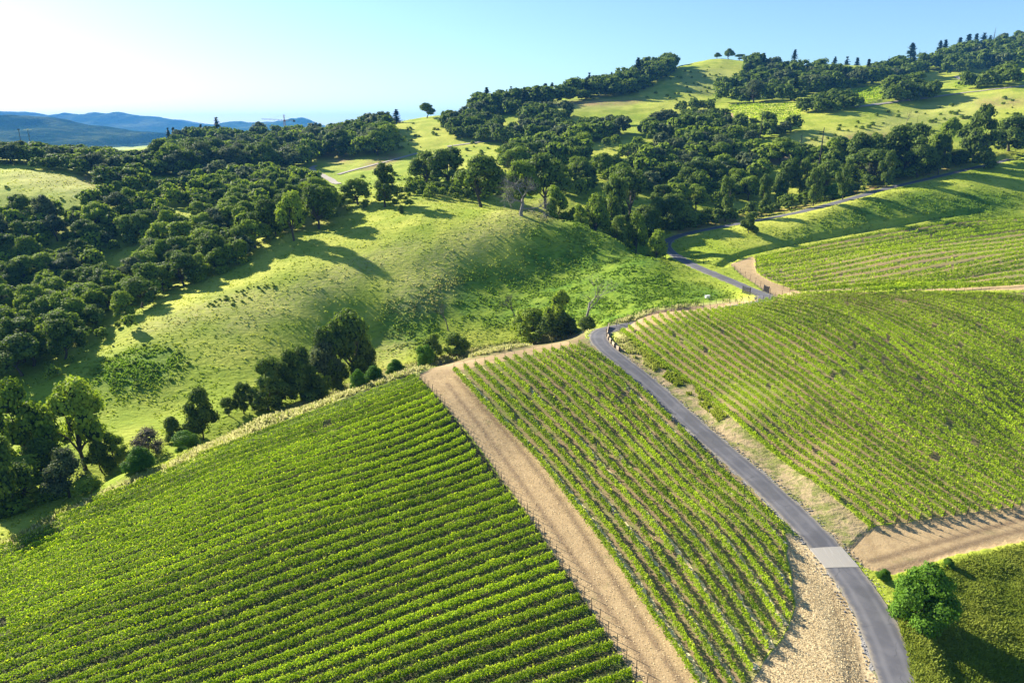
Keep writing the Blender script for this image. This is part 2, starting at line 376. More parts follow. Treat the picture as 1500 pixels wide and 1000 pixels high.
def ordw(n):
    w = ['first','second','third','fourth','fifth','sixth','seventh','eighth','ninth','tenth','eleventh','twelfth','thirteenth','fourteenth','fifteenth','sixteenth','seventeenth','eighteenth','nineteenth']
    if n <= 19: return w[n-1]
    tens = {2:'twenty',3:'thirty',4:'forty',5:'fifty'}[n // 10] if n < 60 else None
    if tens: return (tens + '-' + w[n % 10 - 1]) if n % 10 else {2:'twentieth',3:'thirtieth',4:'fortieth',5:'fiftieth'}[n // 10]
    return '%d%s' % (n, 'th' if 10 <= n % 100 <= 20 else {1:'st',2:'nd',3:'rd'}.get(n % 10, 'th'))
BLK = {  # leaves per metre, leaf size, canopy half width, height, clump strength, material, label, group
 'left': (175, .155, .11, 1.42, .12, 'vine_dense', 'dense trellised vine row, {} down from the grassy top edge of the big left block', 'vine rows of the big left block'),
 'centre': (150, .185, .17, 1.5, .45, 'vine', 'trellised vine row over straw, {} right from the wide dirt track in the middle block', 'vine rows of the middle block'),
 'right': (125, .185, .15, 1.5, .5, 'vine', 'trellised vine row, {} right from the paved road in the domed right block', 'vine rows of the domed right block'),
 'upper': (46, .30, .20, 1.5, .35, 'vine', 'thin vine row, {} down from the green bank in the far right block', 'vine rows of the far right block'),
 'hill': (5, .8, .5, 1.5, .3, 'vine', 'short distant vine row, {} down in the small block under the oak hillside', 'vine rows of the small hillside block'),
 'knob': (5, .8, .5, 1.5, .3, 'vine', 'short distant vine row, {} down on the knob beside the bare tan patch', 'vine rows on the far knob'),
 'crest': (5, .8, .5, 1.5, .3, 'vine', 'distant vine row, {} down in the strip above the pale hill track', 'vine rows above the hill track'),
}
pm = MB(); pm.tube([(0,0,-.2),(0,0,1.0),(.01,0,1.7)], [.036,.035,.034], 5)
POST = pm.mesh('trellis_post', M['post'])
ROWPATHS = []
NEXT = {(a, b): c for a, b, c, d in BL}
for key, k, p, poly in BL:
    d_, sz, hw, hh, cl, mt, lab, grp = BLK[key]
    p = smooth(p, 40 if key == 'upper' else 6); jump = np.hypot(*np.diff(p, axis=0).T)
    bad = np.where(jump > (9 if key in ('left','centre','right') else 30))[0]
    if len(bad):   # keep the longest piece that lies on one slope
        cuts = np.r_[-1, bad, len(p) - 1]; i = np.argmax(np.diff(cuts)); p = p[cuts[i]+1:cuts[i+1]+1]
    if len(p) < 4: continue
    p, s = resample(p, .5)
    p = smooth(p, 8)
    if poly is not None:
        ins = inside(p[:, 0], p[:, 1], poly)
        if ins.sum() < 6: continue
        w_ = np.where(ins)[0]; cuts = np.split(w_, np.where(np.diff(w_) > 1)[0] + 1); w_ = max(cuts, key=len); p = p[w_]
    if len(p) < 6: continue
    s = np.r_[0, np.cumsum(np.hypot(*np.diff(p, axis=0).T))]; L = s[-1]
    ROWPATHS.append((key, k, p))
    nb = NEXT.get((key, k + 1), NEXT.get((key, k - 1))); nb, _ = resample(smooth(nb, 6), .5)
    gp = np.sqrt(((p[::4, None] - nb[None]) ** 2).sum(-1).min(1)); gp = np.interp(np.arange(len(p)), np.arange(len(p))[::4], gp)
    loc = np.clip(gp / 2.0, .62, 1.15) if key in ('left', 'centre', 'right') else np.ones(len(p))
    rng = np.random.default_rng(1000 + hash(key) % 7 * 0 + {'left':1,'centre':2,'right':3,'upper':4,'hill':5,'knob':6,'crest':7}[key] * 997 + k)
    nplant = max(1, int(L / 1.25)); gap = rng.random(nplant + 2) < (.003 if key == 'left' else .012)
    vig = rng.uniform(.90 if key == 'left' else .80, 1.10, nplant + 2)
    n = int(d_ * L); ss_ = rng.random(n) * L
    pi_ = (ss_ / 1.25).astype(int); ph = (ss_ / 1.25 - pi_) * 2 - 1
    keep = ~gap[pi_] & (rng.random(n) < 1 - cl * np.abs(ph) ** 2 * .85)
    ss_, pi_, ph = ss_[keep], pi_[keep], ph[keep]; n = len(ss_)
    x = np.interp(ss_, s, p[:, 0]); y = np.interp(ss_, s, p[:, 1])
    tx, ty = np.gradient(p[:, 0]), np.gradient(p[:, 1]); q = np.hypot(tx, ty) + 1e-9
    tx = np.interp(ss_, s, tx / q); ty = np.interp(ss_, s, ty / q)
    hz = rng.beta(1.5, 1.3, n); top = hh * vig[pi_] * (1 - .22 * cl * ph ** 2)
    lc = np.interp(ss_, s, loc); z = (.38 + (top - .38) * hz) * lc
    shoot = rng.random(n) < .10; z[shoot] += rng.uniform(0, .35, shoot.sum())
    lat = rng.normal(0, hw, n) * lc * (1.25 - .6 * hz) ; lat[shoot] *= .5
    C = np.stack([x - ty * lat, y + tx * lat, H(x, y) + z], -1)
    N = np.stack([-ty * lat * 3, tx * lat * 3, .35 + hz], -1) + rng.normal(0, .75, (n, 3))
    V, Q = leaf_quads(C, N, sz * rng.uniform(.7, 1.35, n) * lc ** .5, rng)
    rnd = np.clip(rng.random(n) * .7 + .3 * vnoise(ss_ / 2, ss_ * 0 + k, 3) + .15, 0, 1)
    tip = np.clip((z / hh / lc - .78) * 2.6, 0, 1) * rng.uniform(.1, .9, n)  # pale young shoots by height, brightened to paint sunlit row tops
    me = mk('vine_foliage', V, Q, M[mt], False, {'rnd': ('FACE', rnd), 'tip': ('FACE', tip)})
    c0 = p[len(p) // 2]; base = (float(c0[0]), float(c0[1]), float(H(c0[0], c0[1])))
    root = empty('vine_row', base); tag(root, lab.format(ordw(k + 1)), 'vine row', grp)
    fo = ob('foliage', me, root); fo.location = (-base[0], -base[1], -base[2])
    st = {'left': [0, L] if k < 24 else [0], 'centre': list(np.arange(0, L, 6.5)), 'right': [0] + list(np.arange(9, L - 5, 19)) + [L], 'upper': [0] if k % 2 else [0, L]}.get(key, [])
    for q_ in st:
        px, py = np.interp(q_, s, p[:, 0]), np.interp(q_, s, p[:, 1])
        if key in ('left', 'right') and q_ == 0:
            dxy = (p[0] - p[3]) / (np.hypot(*(p[0] - p[3])) + 1e-9); px, py = px + dxy[0] * .5, py + dxy[1] * .5
        o = ob('post', POST, root); o.location = (px - base[0], py - base[1], float(H(px, py)) - base[2]); o.rotation_euler = (rng.normal(0, .03), rng.normal(0, .03), 0)

# ------------------------------------------------------------------ ground zones (plan masks stored on the terrain)
def mask(*polys, blur=1):
    m = np.zeros(GXv.shape, np.float32)
    for pp in polys:
        b = (GXv > pp[:,0].min()) & (GXv < pp[:,0].max()) & (GYv > pp[:,1].min()) & (GYv < pp[:,1].max())
        if b.any(): m[b] = np.maximum(m[b], inside(GXv[b], GYv[b], pp))
    for _ in range(blur):
        q = np.pad(m, 1, 'edge'); m = (q[:-2,1:-1] + q[2:,1:-1] + q[1:-1,:-2] + q[1:-1,2:] + 2 * m) / 6
    return m
def ell(cx, cy, rx, ry, rot=0.0):
    t = np.linspace(0, 2*PI, 28, False); c, s_ = math.cos(rot), math.sin(rot)
    return ipoly([(cx + rx*math.cos(a)*c - ry*math.sin(a)*s_, cy + rx*math.cos(a)*s_ + ry*math.sin(a)*c) for a in t])
soil = mask(ipoly([(612,549),(640,537),(720,521),(832,499),(843,504),(760,524),(667,543),(722,603),(789,668),(882,787),(954,891),(1032,1010),(1090,1090),(1000,1100),(925,985),(850,870),(775,757),(700,652),(640,580)]),
            ipoly([(905,482),(960,455),(1080,442),(1150,434),(1150,438),(1060,449),(1000,464),(925,486)]),
            ipoly([(1070,387),(1106,374),(1106,398),(1128,412),(1178,428),(1160,434),(1130,436),(1108,417),(1085,402)]),
            ipoly([(1290,424.5),(1400,422),(1500,416.5),(1560,413),(1560,424),(1400,425.5)]),
            ipoly([(1238,806),(1278,771),(1345,762),(1500,738),(1580,722),(1580,775),(1500,792),(1400,812),(1305,842),(1268,832)]),
            ipoly([(985,176),(1020,161),(1030,162),(995,180)]), ipoly([(1048,165),(1062,163),(1105,174),(1060,172)]), ipoly([(1290,124),(1311,120),(1312,136),(1298,137)]),
            ipoly([(1010,452),(1000,470),(930,482),(905,478)]), ipoly([(-20,812),(30,785),(40,783),(0,806)]))
straw = mask(ipoly([(1150,778),(1208,802),(1240,850),(1276,910),(1306,1010),(1290,1090),(1085,1090),(1098,1003),(1124,962),(1150,930),(1166,890),(1157,830)]), ipoly([(1125,228),(1160,222),(1190,228),(1180,242),(1130,240)]))
roadv = mask(ipoly([(905,492),(925,500),(960,530),(992,548),(1023,570),(1068,608),(1110,645),(1156,683),(1188,702),(1275,772),(1240,812),(1215,807),(1163,750),(1107,700),(1036,640),(988,597),(937,548),(895,515)]))
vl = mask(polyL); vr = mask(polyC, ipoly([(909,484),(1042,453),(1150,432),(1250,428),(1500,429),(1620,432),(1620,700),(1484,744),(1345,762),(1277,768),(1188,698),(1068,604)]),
                            ipoly([(1107,379),(1200,358),(1300,340),(1400,325),(1500,319),(1600,316),(1600,410),(1500,415),(1300,423),(1180,427),(1130,410),(1108,398)]))
pale = mask(ipoly([(-60,815),(15,790),(112,738),(182,704),(240,684),(319,644),(400,606),(487,573),(552,545),(620,528),(700,508),(760,500),(800,487),(845,480),(870,484),(838,496),(720,520),(640,536),(612,549),(552,563),(487,591),(400,624),(319,660),(182,716),(15,801),(-60,835)]),
            ipoly([(895,478),(905,470),(960,452),(1080,438),(1130,432),(1130,436),(1060,446),(960,458),(915,482),(925,505),(960,545),(950,540),(905,500)]), blur=2)
dry = mask(ell(705,345,110,24,-.45), ell(470,420,170,20,-.42), ell(300,455,110,14,-.3), ell(780,315,60,14), ell(460,320,60,14,-.3), ell(130,275,120,16,.15), ell(620,420,60,40,-.5), ell(1250,205,120,14), ell(1380,165,110,18,-.2), ell(560,520,50,20,-.5), ell(560,205,30,20), ell(1040,120,50,20), ell(860,155,60,8), blur=22)
lush_shade = mask(ell(880,400,130,70,.5), ell(720,430,90,40), ell(600,470,50,40,-.5), ell(1000,428,70,16,.1), ell(760,440,140,40), ell(900,420,110,40,.3), ell(1250,320,130,16,-.3), ell(1420,300,80,16,-.1), ell(200,540,70,30,-.3), blur=22)  # greener grass; on the knoll it also paints the shaded front darker
lush_shade = np.maximum(lush_shade, .08 * mask(ipoly([(1330,850),(1420,815),(1580,760),(1580,1100),(1350,1100),(1320,940)]), blur=1))
dry = np.maximum(dry, .10 * mask(ipoly([(1330,850),(1420,815),(1580,760),(1580,1100),(1350,1100),(1320,940)]), blur=1))
brown = mask(ell(165,268,50,8,.15), ell(640,240,30,4), ell(560,237,34,8,-.3), ell(860,152,50,4), ell(890,150,60,5,-.05), ell(1010,140,0.1,0.1), ell(490,228,30,10,.2), ell(1280,205,60,8), ipoly([(985,346),(1050,331),(1110,320),(1180,306),(1250,287),(1310,270),(1360,259),(1400,249),(1430,242),(1430,236),(1360,251),(1300,263),(1180,298),(1100,312),(1000,330),(985,336)]), ell(1470,150,40,6), blur=14)
def near_line(lines, wd):
    m = np.zeros(GXv.shape, np.float32)
    for ln in lines:
        q = dens(ln, 160); c = unproj(q[:,0], q[:,1]); c, _ = resample(smooth(c, 3), .4)
        b = (GXv > c[:,0].min()-2) & (GXv < c[:,0].max()+2) & (GYv > c[:,1].min()-2) & (GYv < c[:,1].max()+2)
        px, py = GXv[b], GYv[b]; d = np.full(len(px), 9.)
        for a in c[:, :2]: d = np.minimum(d, np.hypot(px - a[0], py - a[1]))
        m[b] = np.maximum(m[b], np.clip(1.3 - d / wd, 0, 1))
    return m
rut = near_line([[(1285,838),(1340,822),(1400,803),(1450,788),(1520,770)],[(1275,822),(1330,806),(1400,787),(1450,773),(1520,755)],[(1290,845),(1330,832),(1360,822)],
                 [(690,575),(760,655),(830,745),(900,850),(975,965),(1005,1010)],[(655,562),(715,640),(780,730),(850,830),(930,950),(965,1005)],[(668,552),(700,590),(745,640)],
                 [(1232,870),(1250,930),(1262,1005)],[(1215,855),(1232,915),(1245,1005)]], .42)
nl, nr = len(GL), len(GR)
ii = np.arange(nl * nr).reshape(nl, nr)
TQ = np.stack([ii[:-1,:-1], ii[:-1,1:], ii[1:,1:], ii[1:,:-1]], -1).reshape(-1, 4)
def ground_mat():
    s = NT('ground'); big = s.noise(.013, 3); mid = s.noise(.10, 4); fin = s.noise(.75, 6, .65); vf = s.noise(4.5, 4, .7)
    tus = s.noise(1.0, 5, .62, dist=.4, mapsc=(.55, 1.0, 2.2))
    g = s.mix(s.ss(s.math('ADD', s.math('MULTIPLY', big, .55), s.math('MULTIPLY', mid, .45)), .40, .62), (.25,.32,.024), (.46,.47,.070))
    g = s.mix(s.math('MULTIPLY', s.ss(tus, .44, .66), .34), g, (.13,.22,.016))
    g = s.mix(s.math('MULTIPLY', s.attr('lush_shade'), s.ss(mid, .2, .65)), g, s.mix(s.ss(tus, .35, .65), (.15,.26,.018), (.055,.13,.010)))
    g = s.mix(s.math('MULTIPLY', s.math('MULTIPLY', s.attr('dry'), .75), s.ss(fin, .30, .7)), g, (.40,.37,.13))
    g = s.mix(s.math('MULTIPLY', s.attr('brown'), s.ss(s.math('ADD', fin, s.math('MULTIPLY', mid, .6)), .62, .92)), g, (.27,.165,.085))
    g = s.mix(s.math('MULTIPLY', s.attr('pale'), s.ss(vf, .25, .6)), g, s.mix(fin, (.30,.30,.085), (.52,.46,.21)))
    def zone(a, col, lo=.35, hi=.65, amp=.5):
        nonlocal g
        f = s.ss(s.math('ADD', s.attr(a), s.math('MULTIPLY', s.math('SUBTRACT', fin, .5), amp)), lo, hi); g = s.mix(f, g, col)
    soilc = s.mix(s.ss(fin, .35, .7), s.mix(vf, (.36,.24,.115), (.52,.385,.205)), s.mix(vf, (.27,.175,.085), (.42,.305,.16)))
    soilc = s.mix(s.math('MULTIPLY', s.ss(s.noise(.35, 5, .7), .56, .72), .45), soilc, (.15,.17,.05))
    soilc = s.mix(s.math('MULTIPLY', s.attr('rut'), s.ss(fin, .1, .5)), soilc, (.20,.135,.075)); soilc = s.mix(s.ss(s.noise(9, 4, .85), .56, .70), soilc, (.62,.49,.30)); soilc = s.mix(s.math('MULTIPLY', s.ss(s.noise(5.5, 5, .85), .56, .66), .7), soilc, (.17,.115,.06))
    strawc = s.mix(s.ss(vf, .38, .62), (.33,.235,.12), (.62,.49,.27))
    verge = s.mix(s.ss(s.noise(.5, 5, .7), .42, .6), s.mix(vf, (.26,.19,.10), (.44,.34,.19)), s.mix(vf, (.11,.14,.03), (.27,.26,.08)))
    zone('roadv', verge)
    zone('vl', s.mix(s.ss(s.math('ADD', s.math('MULTIPLY', fin, .6), s.math('MULTIPLY', vf, .4)), .42, .62), (.06,.052,.026), (.06,.09,.018)))  # dark ground cover, colour deepened to paint the shade between rows
    zone('vr', s.mix(s.ss(s.math('ADD', s.math('MULTIPLY', fin, .6), s.math('MULTIPLY', mid, .4)), .42, .60), s.mix(vf, (.20,.135,.07), (.34,.24,.13)), s.mix(vf, (.10,.13,.03), (.30,.27,.10))))
    strawc = s.mix(s.math('MULTIPLY', s.attr('rut'), .6), strawc, (.24,.165,.085)); zone('straw', strawc); zone('soil', soilc)
    soft = s.math('SUBTRACT', 1.0, s.math('MAXIMUM', s.math('MAXIMUM', s.attr('soil'), s.attr('straw')), s.math('MAXIMUM', s.attr('vl'), s.attr('vr'))), clamp=True)
    hgt = s.math('ADD', s.math('MULTIPLY', s.math('ADD', tus, s.math('MULTIPLY', fin, .6)), s.math('MULTIPLY_ADD', soft, .9, .1)), s.math('MULTIPLY', vf, .12))
    return s.pbr(g, .95, s.bump(hgt, .7, .6), .1)
M['ground'] = ground_mat()
tv = np.stack([GXv, GYv, GZ], -1).reshape(-1, 3)
me = mk('ground', tv, TQ, M['ground'], True, {k: ('POINT', a) for k, a in dict(rut=rut, soil=soil, straw=straw, roadv=roadv, vl=vl, vr=vr, pale=pale, dry=dry, lush_shade=lush_shade, brown=brown).items()})
tag(ob('ground', me), kind='structure')

# ------------------------------------------------------------------ roads
def strip(c, half, lift, n=7, camber=.04, rag=0.0, ragf=1.5, seed=1, ends=True):
    t = np.gradient(c[:, :2], axis=0); t /= np.linalg.norm(t, axis=1, keepdims=True); nn = np.stack([-t[:,1], t[:,0]], -1)
    s = np.r_[0, np.cumsum(np.linalg.norm(np.diff(c[:, :2], axis=0), axis=1))]
    hl = half + rag * 2 * fbm(s / ragf, s * 0 + seed, seed, 3); hr = half + rag * 2 * fbm(s / ragf, s * 0 + seed + 9, seed + 5, 3)
    q = np.linspace(-1, 1, n); w = np.where(q[None] < 0, hl[:, None], hr[:, None]) * q[None]
    XY = c[:, None, :2] + w[..., None] * nn[:, None]
    Z = np.repeat((c[:, 2] + lift)[:, None], n, 1) - camber * q[None]**2
    V = np.concatenate([XY, Z[..., None]], -1).reshape(-1, 3)
    i = np.arange((len(c)) * n).reshape(len(c), n); Q = np.stack([i[:-1,:-1], i[:-1,1:], i[1:,1:], i[1:,:-1]], -1).reshape(-1, 4)
    u = np.tile(q, (len(c), 1)).ravel(); return V, Q[:, ::-1], u
rc, _ = resample(road_c, .5)
def asphalt():
    s = NT('asphalt'); a = s.attr('across'); ab = s.math('ABSOLUTE', a)
    n1 = s.noise(.35, 4); n2 = s.noise(14, 4, .7); n3 = s.noise(1.1, 4, .6, mapsc=(1, .12, 1))
    c = s.mix(n2, (.075,.074,.080), (.125,.122,.130)); c = s.mix(s.ss(n1, .4, .65), c, s.mix(n2, (.105,.102,.108), (.16,.154,.158)))
    tr = s.math('MULTIPLY', s.ss(s.math('ABSOLUTE', s.math('SUBTRACT', ab, .47)), .22, .02), s.math('MULTIPLY_ADD', n3, .9, .1))
    c = s.mix(s.math('MULTIPLY', tr, .55), c, (.215,.205,.205))
    c = s.mix(s.math('MULTIPLY', s.ss(s.math('ADD', ab, s.math('MULTIPLY', n1, .2)), .98, 1.1), .6), c, (.24,.215,.18))
    c = s.mix(s.math('MULTIPLY', s.ss(s.noise(.55, 6, .75), .66, .74), .5), c, (.30,.26,.20))
    ck = s.n('ShaderNodeTexVoronoi', _feature='DISTANCE_TO_EDGE', Vector=s.n('ShaderNodeMapping', Vector=s.n('ShaderNodeVectorMath', _operation='ADD', i0=s.co.outputs['Object'], i1=s.n('ShaderNodeTexNoise', Vector=s.co.outputs['Object'], Scale=.7, Detail=4.0).outputs['Color']).outputs[0], Scale=(.28, .16, .2)).outputs[0], Scale=1.0).outputs['Distance']
    c = s.mix(s.math('MULTIPLY', s.math('MULTIPLY', s.ss(ck, .016, .004), s.ss(n1, .46, .58)), .35), c, (.045,.044,.046))
    pt = s.ss(s.noise(.16, 2, .4), .56, .60); c = s.mix(s.math('MULTIPLY', pt, .45), c, s.mix(n2, (.06,.058,.062), (.10,.098,.10)))
    c = s.mix(s.math('MULTIPLY', s.ss(s.math('ADD', ab, s.math('MULTIPLY', s.noise(2.2, 5, .7), .5)), .98, 1.32), .75), c, (.30,.255,.185))
    return s.pbr(c, .88, s.bump(n2, .4, .02), .25)
M['asphalt'] = asphalt()
def gravel():
    s = NT('gravel'); n = s.noise(6, 5, .75); v = s.n('ShaderNodeTexVoronoi', Vector=s.co.outputs['Object'], Scale=7.0).outputs['Distance']
    c = s.mix(s.ss(n, .35, .65), (.14,.135,.13), (.36,.335,.30)); c = s.mix(s.math('MULTIPLY', s.ss(s.noise(.8, 5, .7), .5, .62), .8), c, (.20,.19,.07))
    return s.pbr(c, .95, s.bump(v, .8, .06), .2)
M['gravel'] = gravel()
V, Q, u = strip(rc, 2.45, .015, 9, .10, .35, 1.1, 4); tag(ob('gravel_shoulder', mk('gravel_shoulder', V, Q, M['gravel'], True)), kind='structure')
V, Q, u = strip(rc, 1.82, .07, 9, .05, .07, 1.3, 2); tag(ob('paved_road', mk('paved_road', V, Q, M['asphalt'], True, {'across': ('POINT', u)})), kind='structure')
hr_ = hill_road.copy(); hr_[:, 2] = H(hr_[:,0], hr_[:,1]); V, Q, u = strip(hr_, 1.7, .35, 5, .0, .2, 6, 3); V[:, 2] = H(V[:,0], V[:,1]) + .3
M['track'] = plain('pale_track', (.27,.235,.19), (.42,.37,.30), .6, .95)
tag(ob('hill_track', mk('hill_track', V, Q, M['track'], True)), kind='structure')
for pts, hw_ in (([(1250,158),(1300,151),(1350,145),(1400,138),(1450,132),(1505,126)], 1.6), ([(495,256),(520,249),(555,240),(590,231),(615,224)], 1.6), ([(655,215),(700,209),(760,203),(800,198)], 1.5), ([(1400,112),(1420,124),(1440,121)], 2.0)):
    q_ = dens(pts, 60); c = unproj(q_[:,0], q_[:,1]); c = c[np.r_[True, np.hypot(*np.diff(c[:, :2], axis=0).T) < 40]]; c, _ = resample(smooth(c, 6), 3.0)
    V, Q, u = strip(c, hw_, .3, 5, 0, .3, 8, 6); V[:, 2] = H(V[:,0], V[:,1]) + .3
    tag(ob('hill_track', mk('hill_track', V, Q, M['track'], True)), kind='structure')
# concrete pad across the road
def concrete():
    s = NT('concrete'); n = s.noise(.9, 5); f = s.noise(18, 4, .7); st = s.noise(1.5, 4, .6, mapsc=(3, .3, 1))
    c = s.mix(f, (.29,.265,.225), (.37,.34,.29)); c = s.mix(s.math('MULTIPLY', s.ss(n, .5, .7), .4), c, (.34,.30,.25)); c = s.mix(s.math('MULTIPLY', s.ss(st, .55, .7), .35), c, (.45,.42,.37))
    #x_ = s.math('FRACT', s.math('MULTIPLY', s.n('ShaderNodeSeparateXYZ', Vector=s.co.outputs['Object']).outputs[1], .62)); c = s.mix(s.math('MULTIPLY', s.ss(s.math('ABSOLUTE', s.math('SUBTRACT', x_, .5)), .03, .012), .55), c, (.16,.14,.12))
    return s.pbr(c, .85, s.bump(f, .3, .01), .3)
M['concrete'] = concrete()
A_, B_ = unproj(*np.array([(1215,807),(1238,834)]).T)
i0, i1 = np.argmin(np.hypot(*(rc[:, :2] - A_[:2]).T)), np.argmin(np.hypot(*(rc[:, :2] - B_[:2]).T))
i0, i1 = min(i0, i1), max(i0, i1) + 1
V, Q, u = strip(rc[i0:i1+1], 1.85, .095, 5, .04); n_ = 5
ring = np.r_[np.arange(n_), np.arange(1, len(V)//n_) * n_ + n_ - 1, (len(V)//n_ - 1) * n_ + np.arange(n_ - 2, -1, -1), np.arange(len(V)//n_ - 2, 0, -1) * n_]
Vb = V[ring] - np.array([0, 0, .12]); r_ = np.arange(len(ring)); r2 = np.roll(r_, -1)
Q2 = np.stack([ring[r_], ring[r2], len(V) + r2, len(V) + r_], -1)
tag(ob('concrete_pad', mk('concrete_pad', np.vstack([V, Vb]), np.vstack([Q, Q2]), M['concrete'])), kind='structure')

# ------------------------------------------------------------------ trees
def icos(sub=1):
    t = (1 + 5**.5) / 2
    v = np.array([(-1,t,0),(1,t,0),(-1,-t,0),(1,-t,0),(0,-1,t),(0,1,t),(0,-1,-t),(0,1,-t),(t,0,-1),(t,0,1),(-t,0,-1),(-t,0,1)], float)
    f = [(0,11,5),(0,5,1),(0,1,7),(0,7,10),(0,10,11),(1,5,9),(5,11,4),(11,10,2),(10,7,6),(7,1,8),(3,9,4),(3,4,2),(3,2,6),(3,6,8),(3,8,9),(4,9,5),(2,4,11),(6,2,10),(8,6,7),(9,8,1)]
    v = list(v / np.linalg.norm(v[0]))
    for _ in range(sub):
        c = {}; nf = []
        def mid(a, b):
            k = (min(a, b), max(a, b))
            if k not in c:
                m = v[a] + v[b]; v.append(m / np.linalg.norm(m)); c[k] = len(v) - 1
            return c[k]
        for a, b, d in f:
            x, y, z = mid(a, b), mid(b, d), mid(d, a); nf += [(a,x,z),(b,y,x),(d,z,y),(x,y,z)]
        f = nf
    return np.array(v), np.array(f)
ICO1 = icos(1); ICO0 = icos(0)
def rdir(rng, n):
    d = rng.normal(size=(n, 3)); return d / np.linalg.norm(d, axis=1, keepdims=True)
def lobes(kind, rng):
    """leaf masses of a crown 10 m tall and 10 m wide: centres and radii"""
    L = []
    if kind == 'oak':        # broad, uneven, several shelves of foliage on bent limbs
        n = rng.integers(19, 27)
        for i in range(n):
            a = rng.uniform(0, 2*PI); h = rng.uniform(.0, 1) ** .8; r = 3.7 * math.sqrt(max(.05, 1 - ((h - .25) / .85) ** 2)) * rng.uniform(.35, 1.15)
            L.append((r*math.cos(a), r*math.sin(a), 2.9 + 5.8*h, rng.uniform(.8, 1.75)))
    elif kind == 'tall':
        n = rng.integers(18, 24)
        for i in range(n):
            h = (i + rng.random()) / n; a = rng.uniform(0, 2*PI); r = 3.5 * (1 - .45 * abs(2*h - .9) ** 2.2) * rng.uniform(.25, 1.2)
            L.append((r*math.cos(a), r*math.sin(a), 1.6 + 7.6*h, rng.uniform(.8, 1.5)))
    elif kind == 'bush':     # foliage down to the ground
        n = rng.integers(16, 22)
        for i in range(n):
            a = rng.uniform(0, 2*PI); h = rng.random(); r = 3.9 * math.sqrt(max(.03, 1 - (h*.98)**2)) * rng.uniform(.35, 1.0)
            L.append((r*math.cos(a), r*math.sin(a), .8 + 7.6*h, rng.uniform(1.1, 1.9)))
    elif kind == 'round':    # an even, closed dome of leaves
        for i in range(46):
            h = ((i + .5) / 46) ** .9; a = i * 2.39996; r = 3.7 * math.sqrt(max(.02, 1 - (h * 1.5 - .5) ** 2)) * rng.uniform(.70, 1.12)
            L.append((r*math.cos(a), r*math.sin(a), 1.0 + 7.4*h, rng.uniform(1.0, 1.6)))
        L += [(0, 0, 3.5, 3.0), (0, 0, 5.8, 2.6)]
    return np.array(L)
def crown(kind, seed, per, size, mats, core=.74, ico=ICO1, spread=.16):
    rng = np.random.default_rng(seed); L = lobes(kind, rng)
    Cs, Ns, Rn = [], [], []
    for j, (x, y, z, r) in enumerate(L):
        n = int(per * (r / 1.35) ** 2); d = rdir(rng, n); d[:, 2] = np.where(d[:, 2] < -.55, -d[:, 2], d[:, 2])
        nz = 1 + .22 * vnoise(d[:,0]*2.2 + j*3, d[:,1]*2.2 + d[:,2]*1.7, seed)
        rad = r * nz * (1 + rng.normal(0, spread, n))
        p = np.array([x, y, z]) + d * rad[:, None] * np.array([1, 1, .82])
        ok = np.ones(n, bool)
        for k, (a, b, c, q) in enumerate(L):
            if k != j: ok &= (((p - np.array([a, b, c])) / np.array([1, 1, .82])) ** 2).sum(1) > (q * .74) ** 2
        p, d = p[ok], d[ok]; Cs.append(p); Ns.append(d * 1.3 + rng.normal(0, .5, p.shape) + np.array([0, 0, .25]))
        Rn.append(np.clip(rng.random(len(p)) * .55 + .45 * rng.random(), 0, 1))
    C = np.vstack(Cs); N = np.vstack(Ns); rn = np.concatenate(Rn)
    V, Q = leaf_quads(C, N, size * rng.uniform(.6, 1.4, len(C)), rng)
    if not core: return V, Q, np.zeros((0, 3), int), rn, L
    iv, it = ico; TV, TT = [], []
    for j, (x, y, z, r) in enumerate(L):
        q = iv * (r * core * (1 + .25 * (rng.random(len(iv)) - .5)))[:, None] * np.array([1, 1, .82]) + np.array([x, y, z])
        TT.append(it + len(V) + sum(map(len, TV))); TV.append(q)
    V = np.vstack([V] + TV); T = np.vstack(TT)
    return V, Q, T, rn, L
def crown_mesh(kind, seed, per, size, mat, core=.74, spread=.16):
    V, Q, T, rn, L = crown(kind, seed, per, size, mat, core, spread=spread)
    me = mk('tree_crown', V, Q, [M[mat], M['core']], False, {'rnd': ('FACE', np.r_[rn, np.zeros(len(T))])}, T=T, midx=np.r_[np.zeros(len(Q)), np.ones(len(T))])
    return me, L
def trunk_mesh(L, rng, rad=.42, low=True, mat='bark'):
    mb = MB(); top = np.array([rng.normal(0, .3), rng.normal(0, .3), 2.6])
    base = np.array([0, 0, -.8]); p = np.array([base, [.0, 0, .4], top*.6 + np.array([rng.normal(0,.15), rng.normal(0,.15), 0]), top])
    mb.tube(p, [rad*1.5, rad*1.05, rad*.9, rad*.8], 8)
    for x, y, z, r in sorted(L.tolist(), key=lambda q: -q[3])[:9]:
        e = np.array([x, y, z]); m = top * .55 + e * .45 + np.array([rng.normal(0, .35), rng.normal(0, .35), -.35 + rng.normal(0, .2)])
        mb.tube(np.array([top - [0, 0, rng.uniform(0, .8)], m, e]), [rad*.6, rad*.36, rad*.12], 5)
    return mb.mesh('tree_trunk', M[mat], True)
VAR = {}
def variant(key, kind, seed, per, size, mat, n, **kw):
    VAR[key] = []
    for i in range(n):
        me, L = crown_mesh(kind, seed + i, per, size, mat, **kw)
        VAR[key].append((me, trunk_mesh(L, np.random.default_rng(seed + 50 + i), .3 if kind != 'bush' else .22)))
variant('oak', 'oak', 10, 250, .42, 'oak', 6)
variant('oaklight', 'oak', 30, 250, .42, 'oak_light', 4)
variant('oakgrey', 'oak', 50, 190, .38, 'oak_grey', 3, core=.6, spread=.24)
variant('tall', 'tall', 70, 240, .42, 'oak', 4)
variant('talllight', 'tall', 80, 240, .42, 'oak_light', 2)
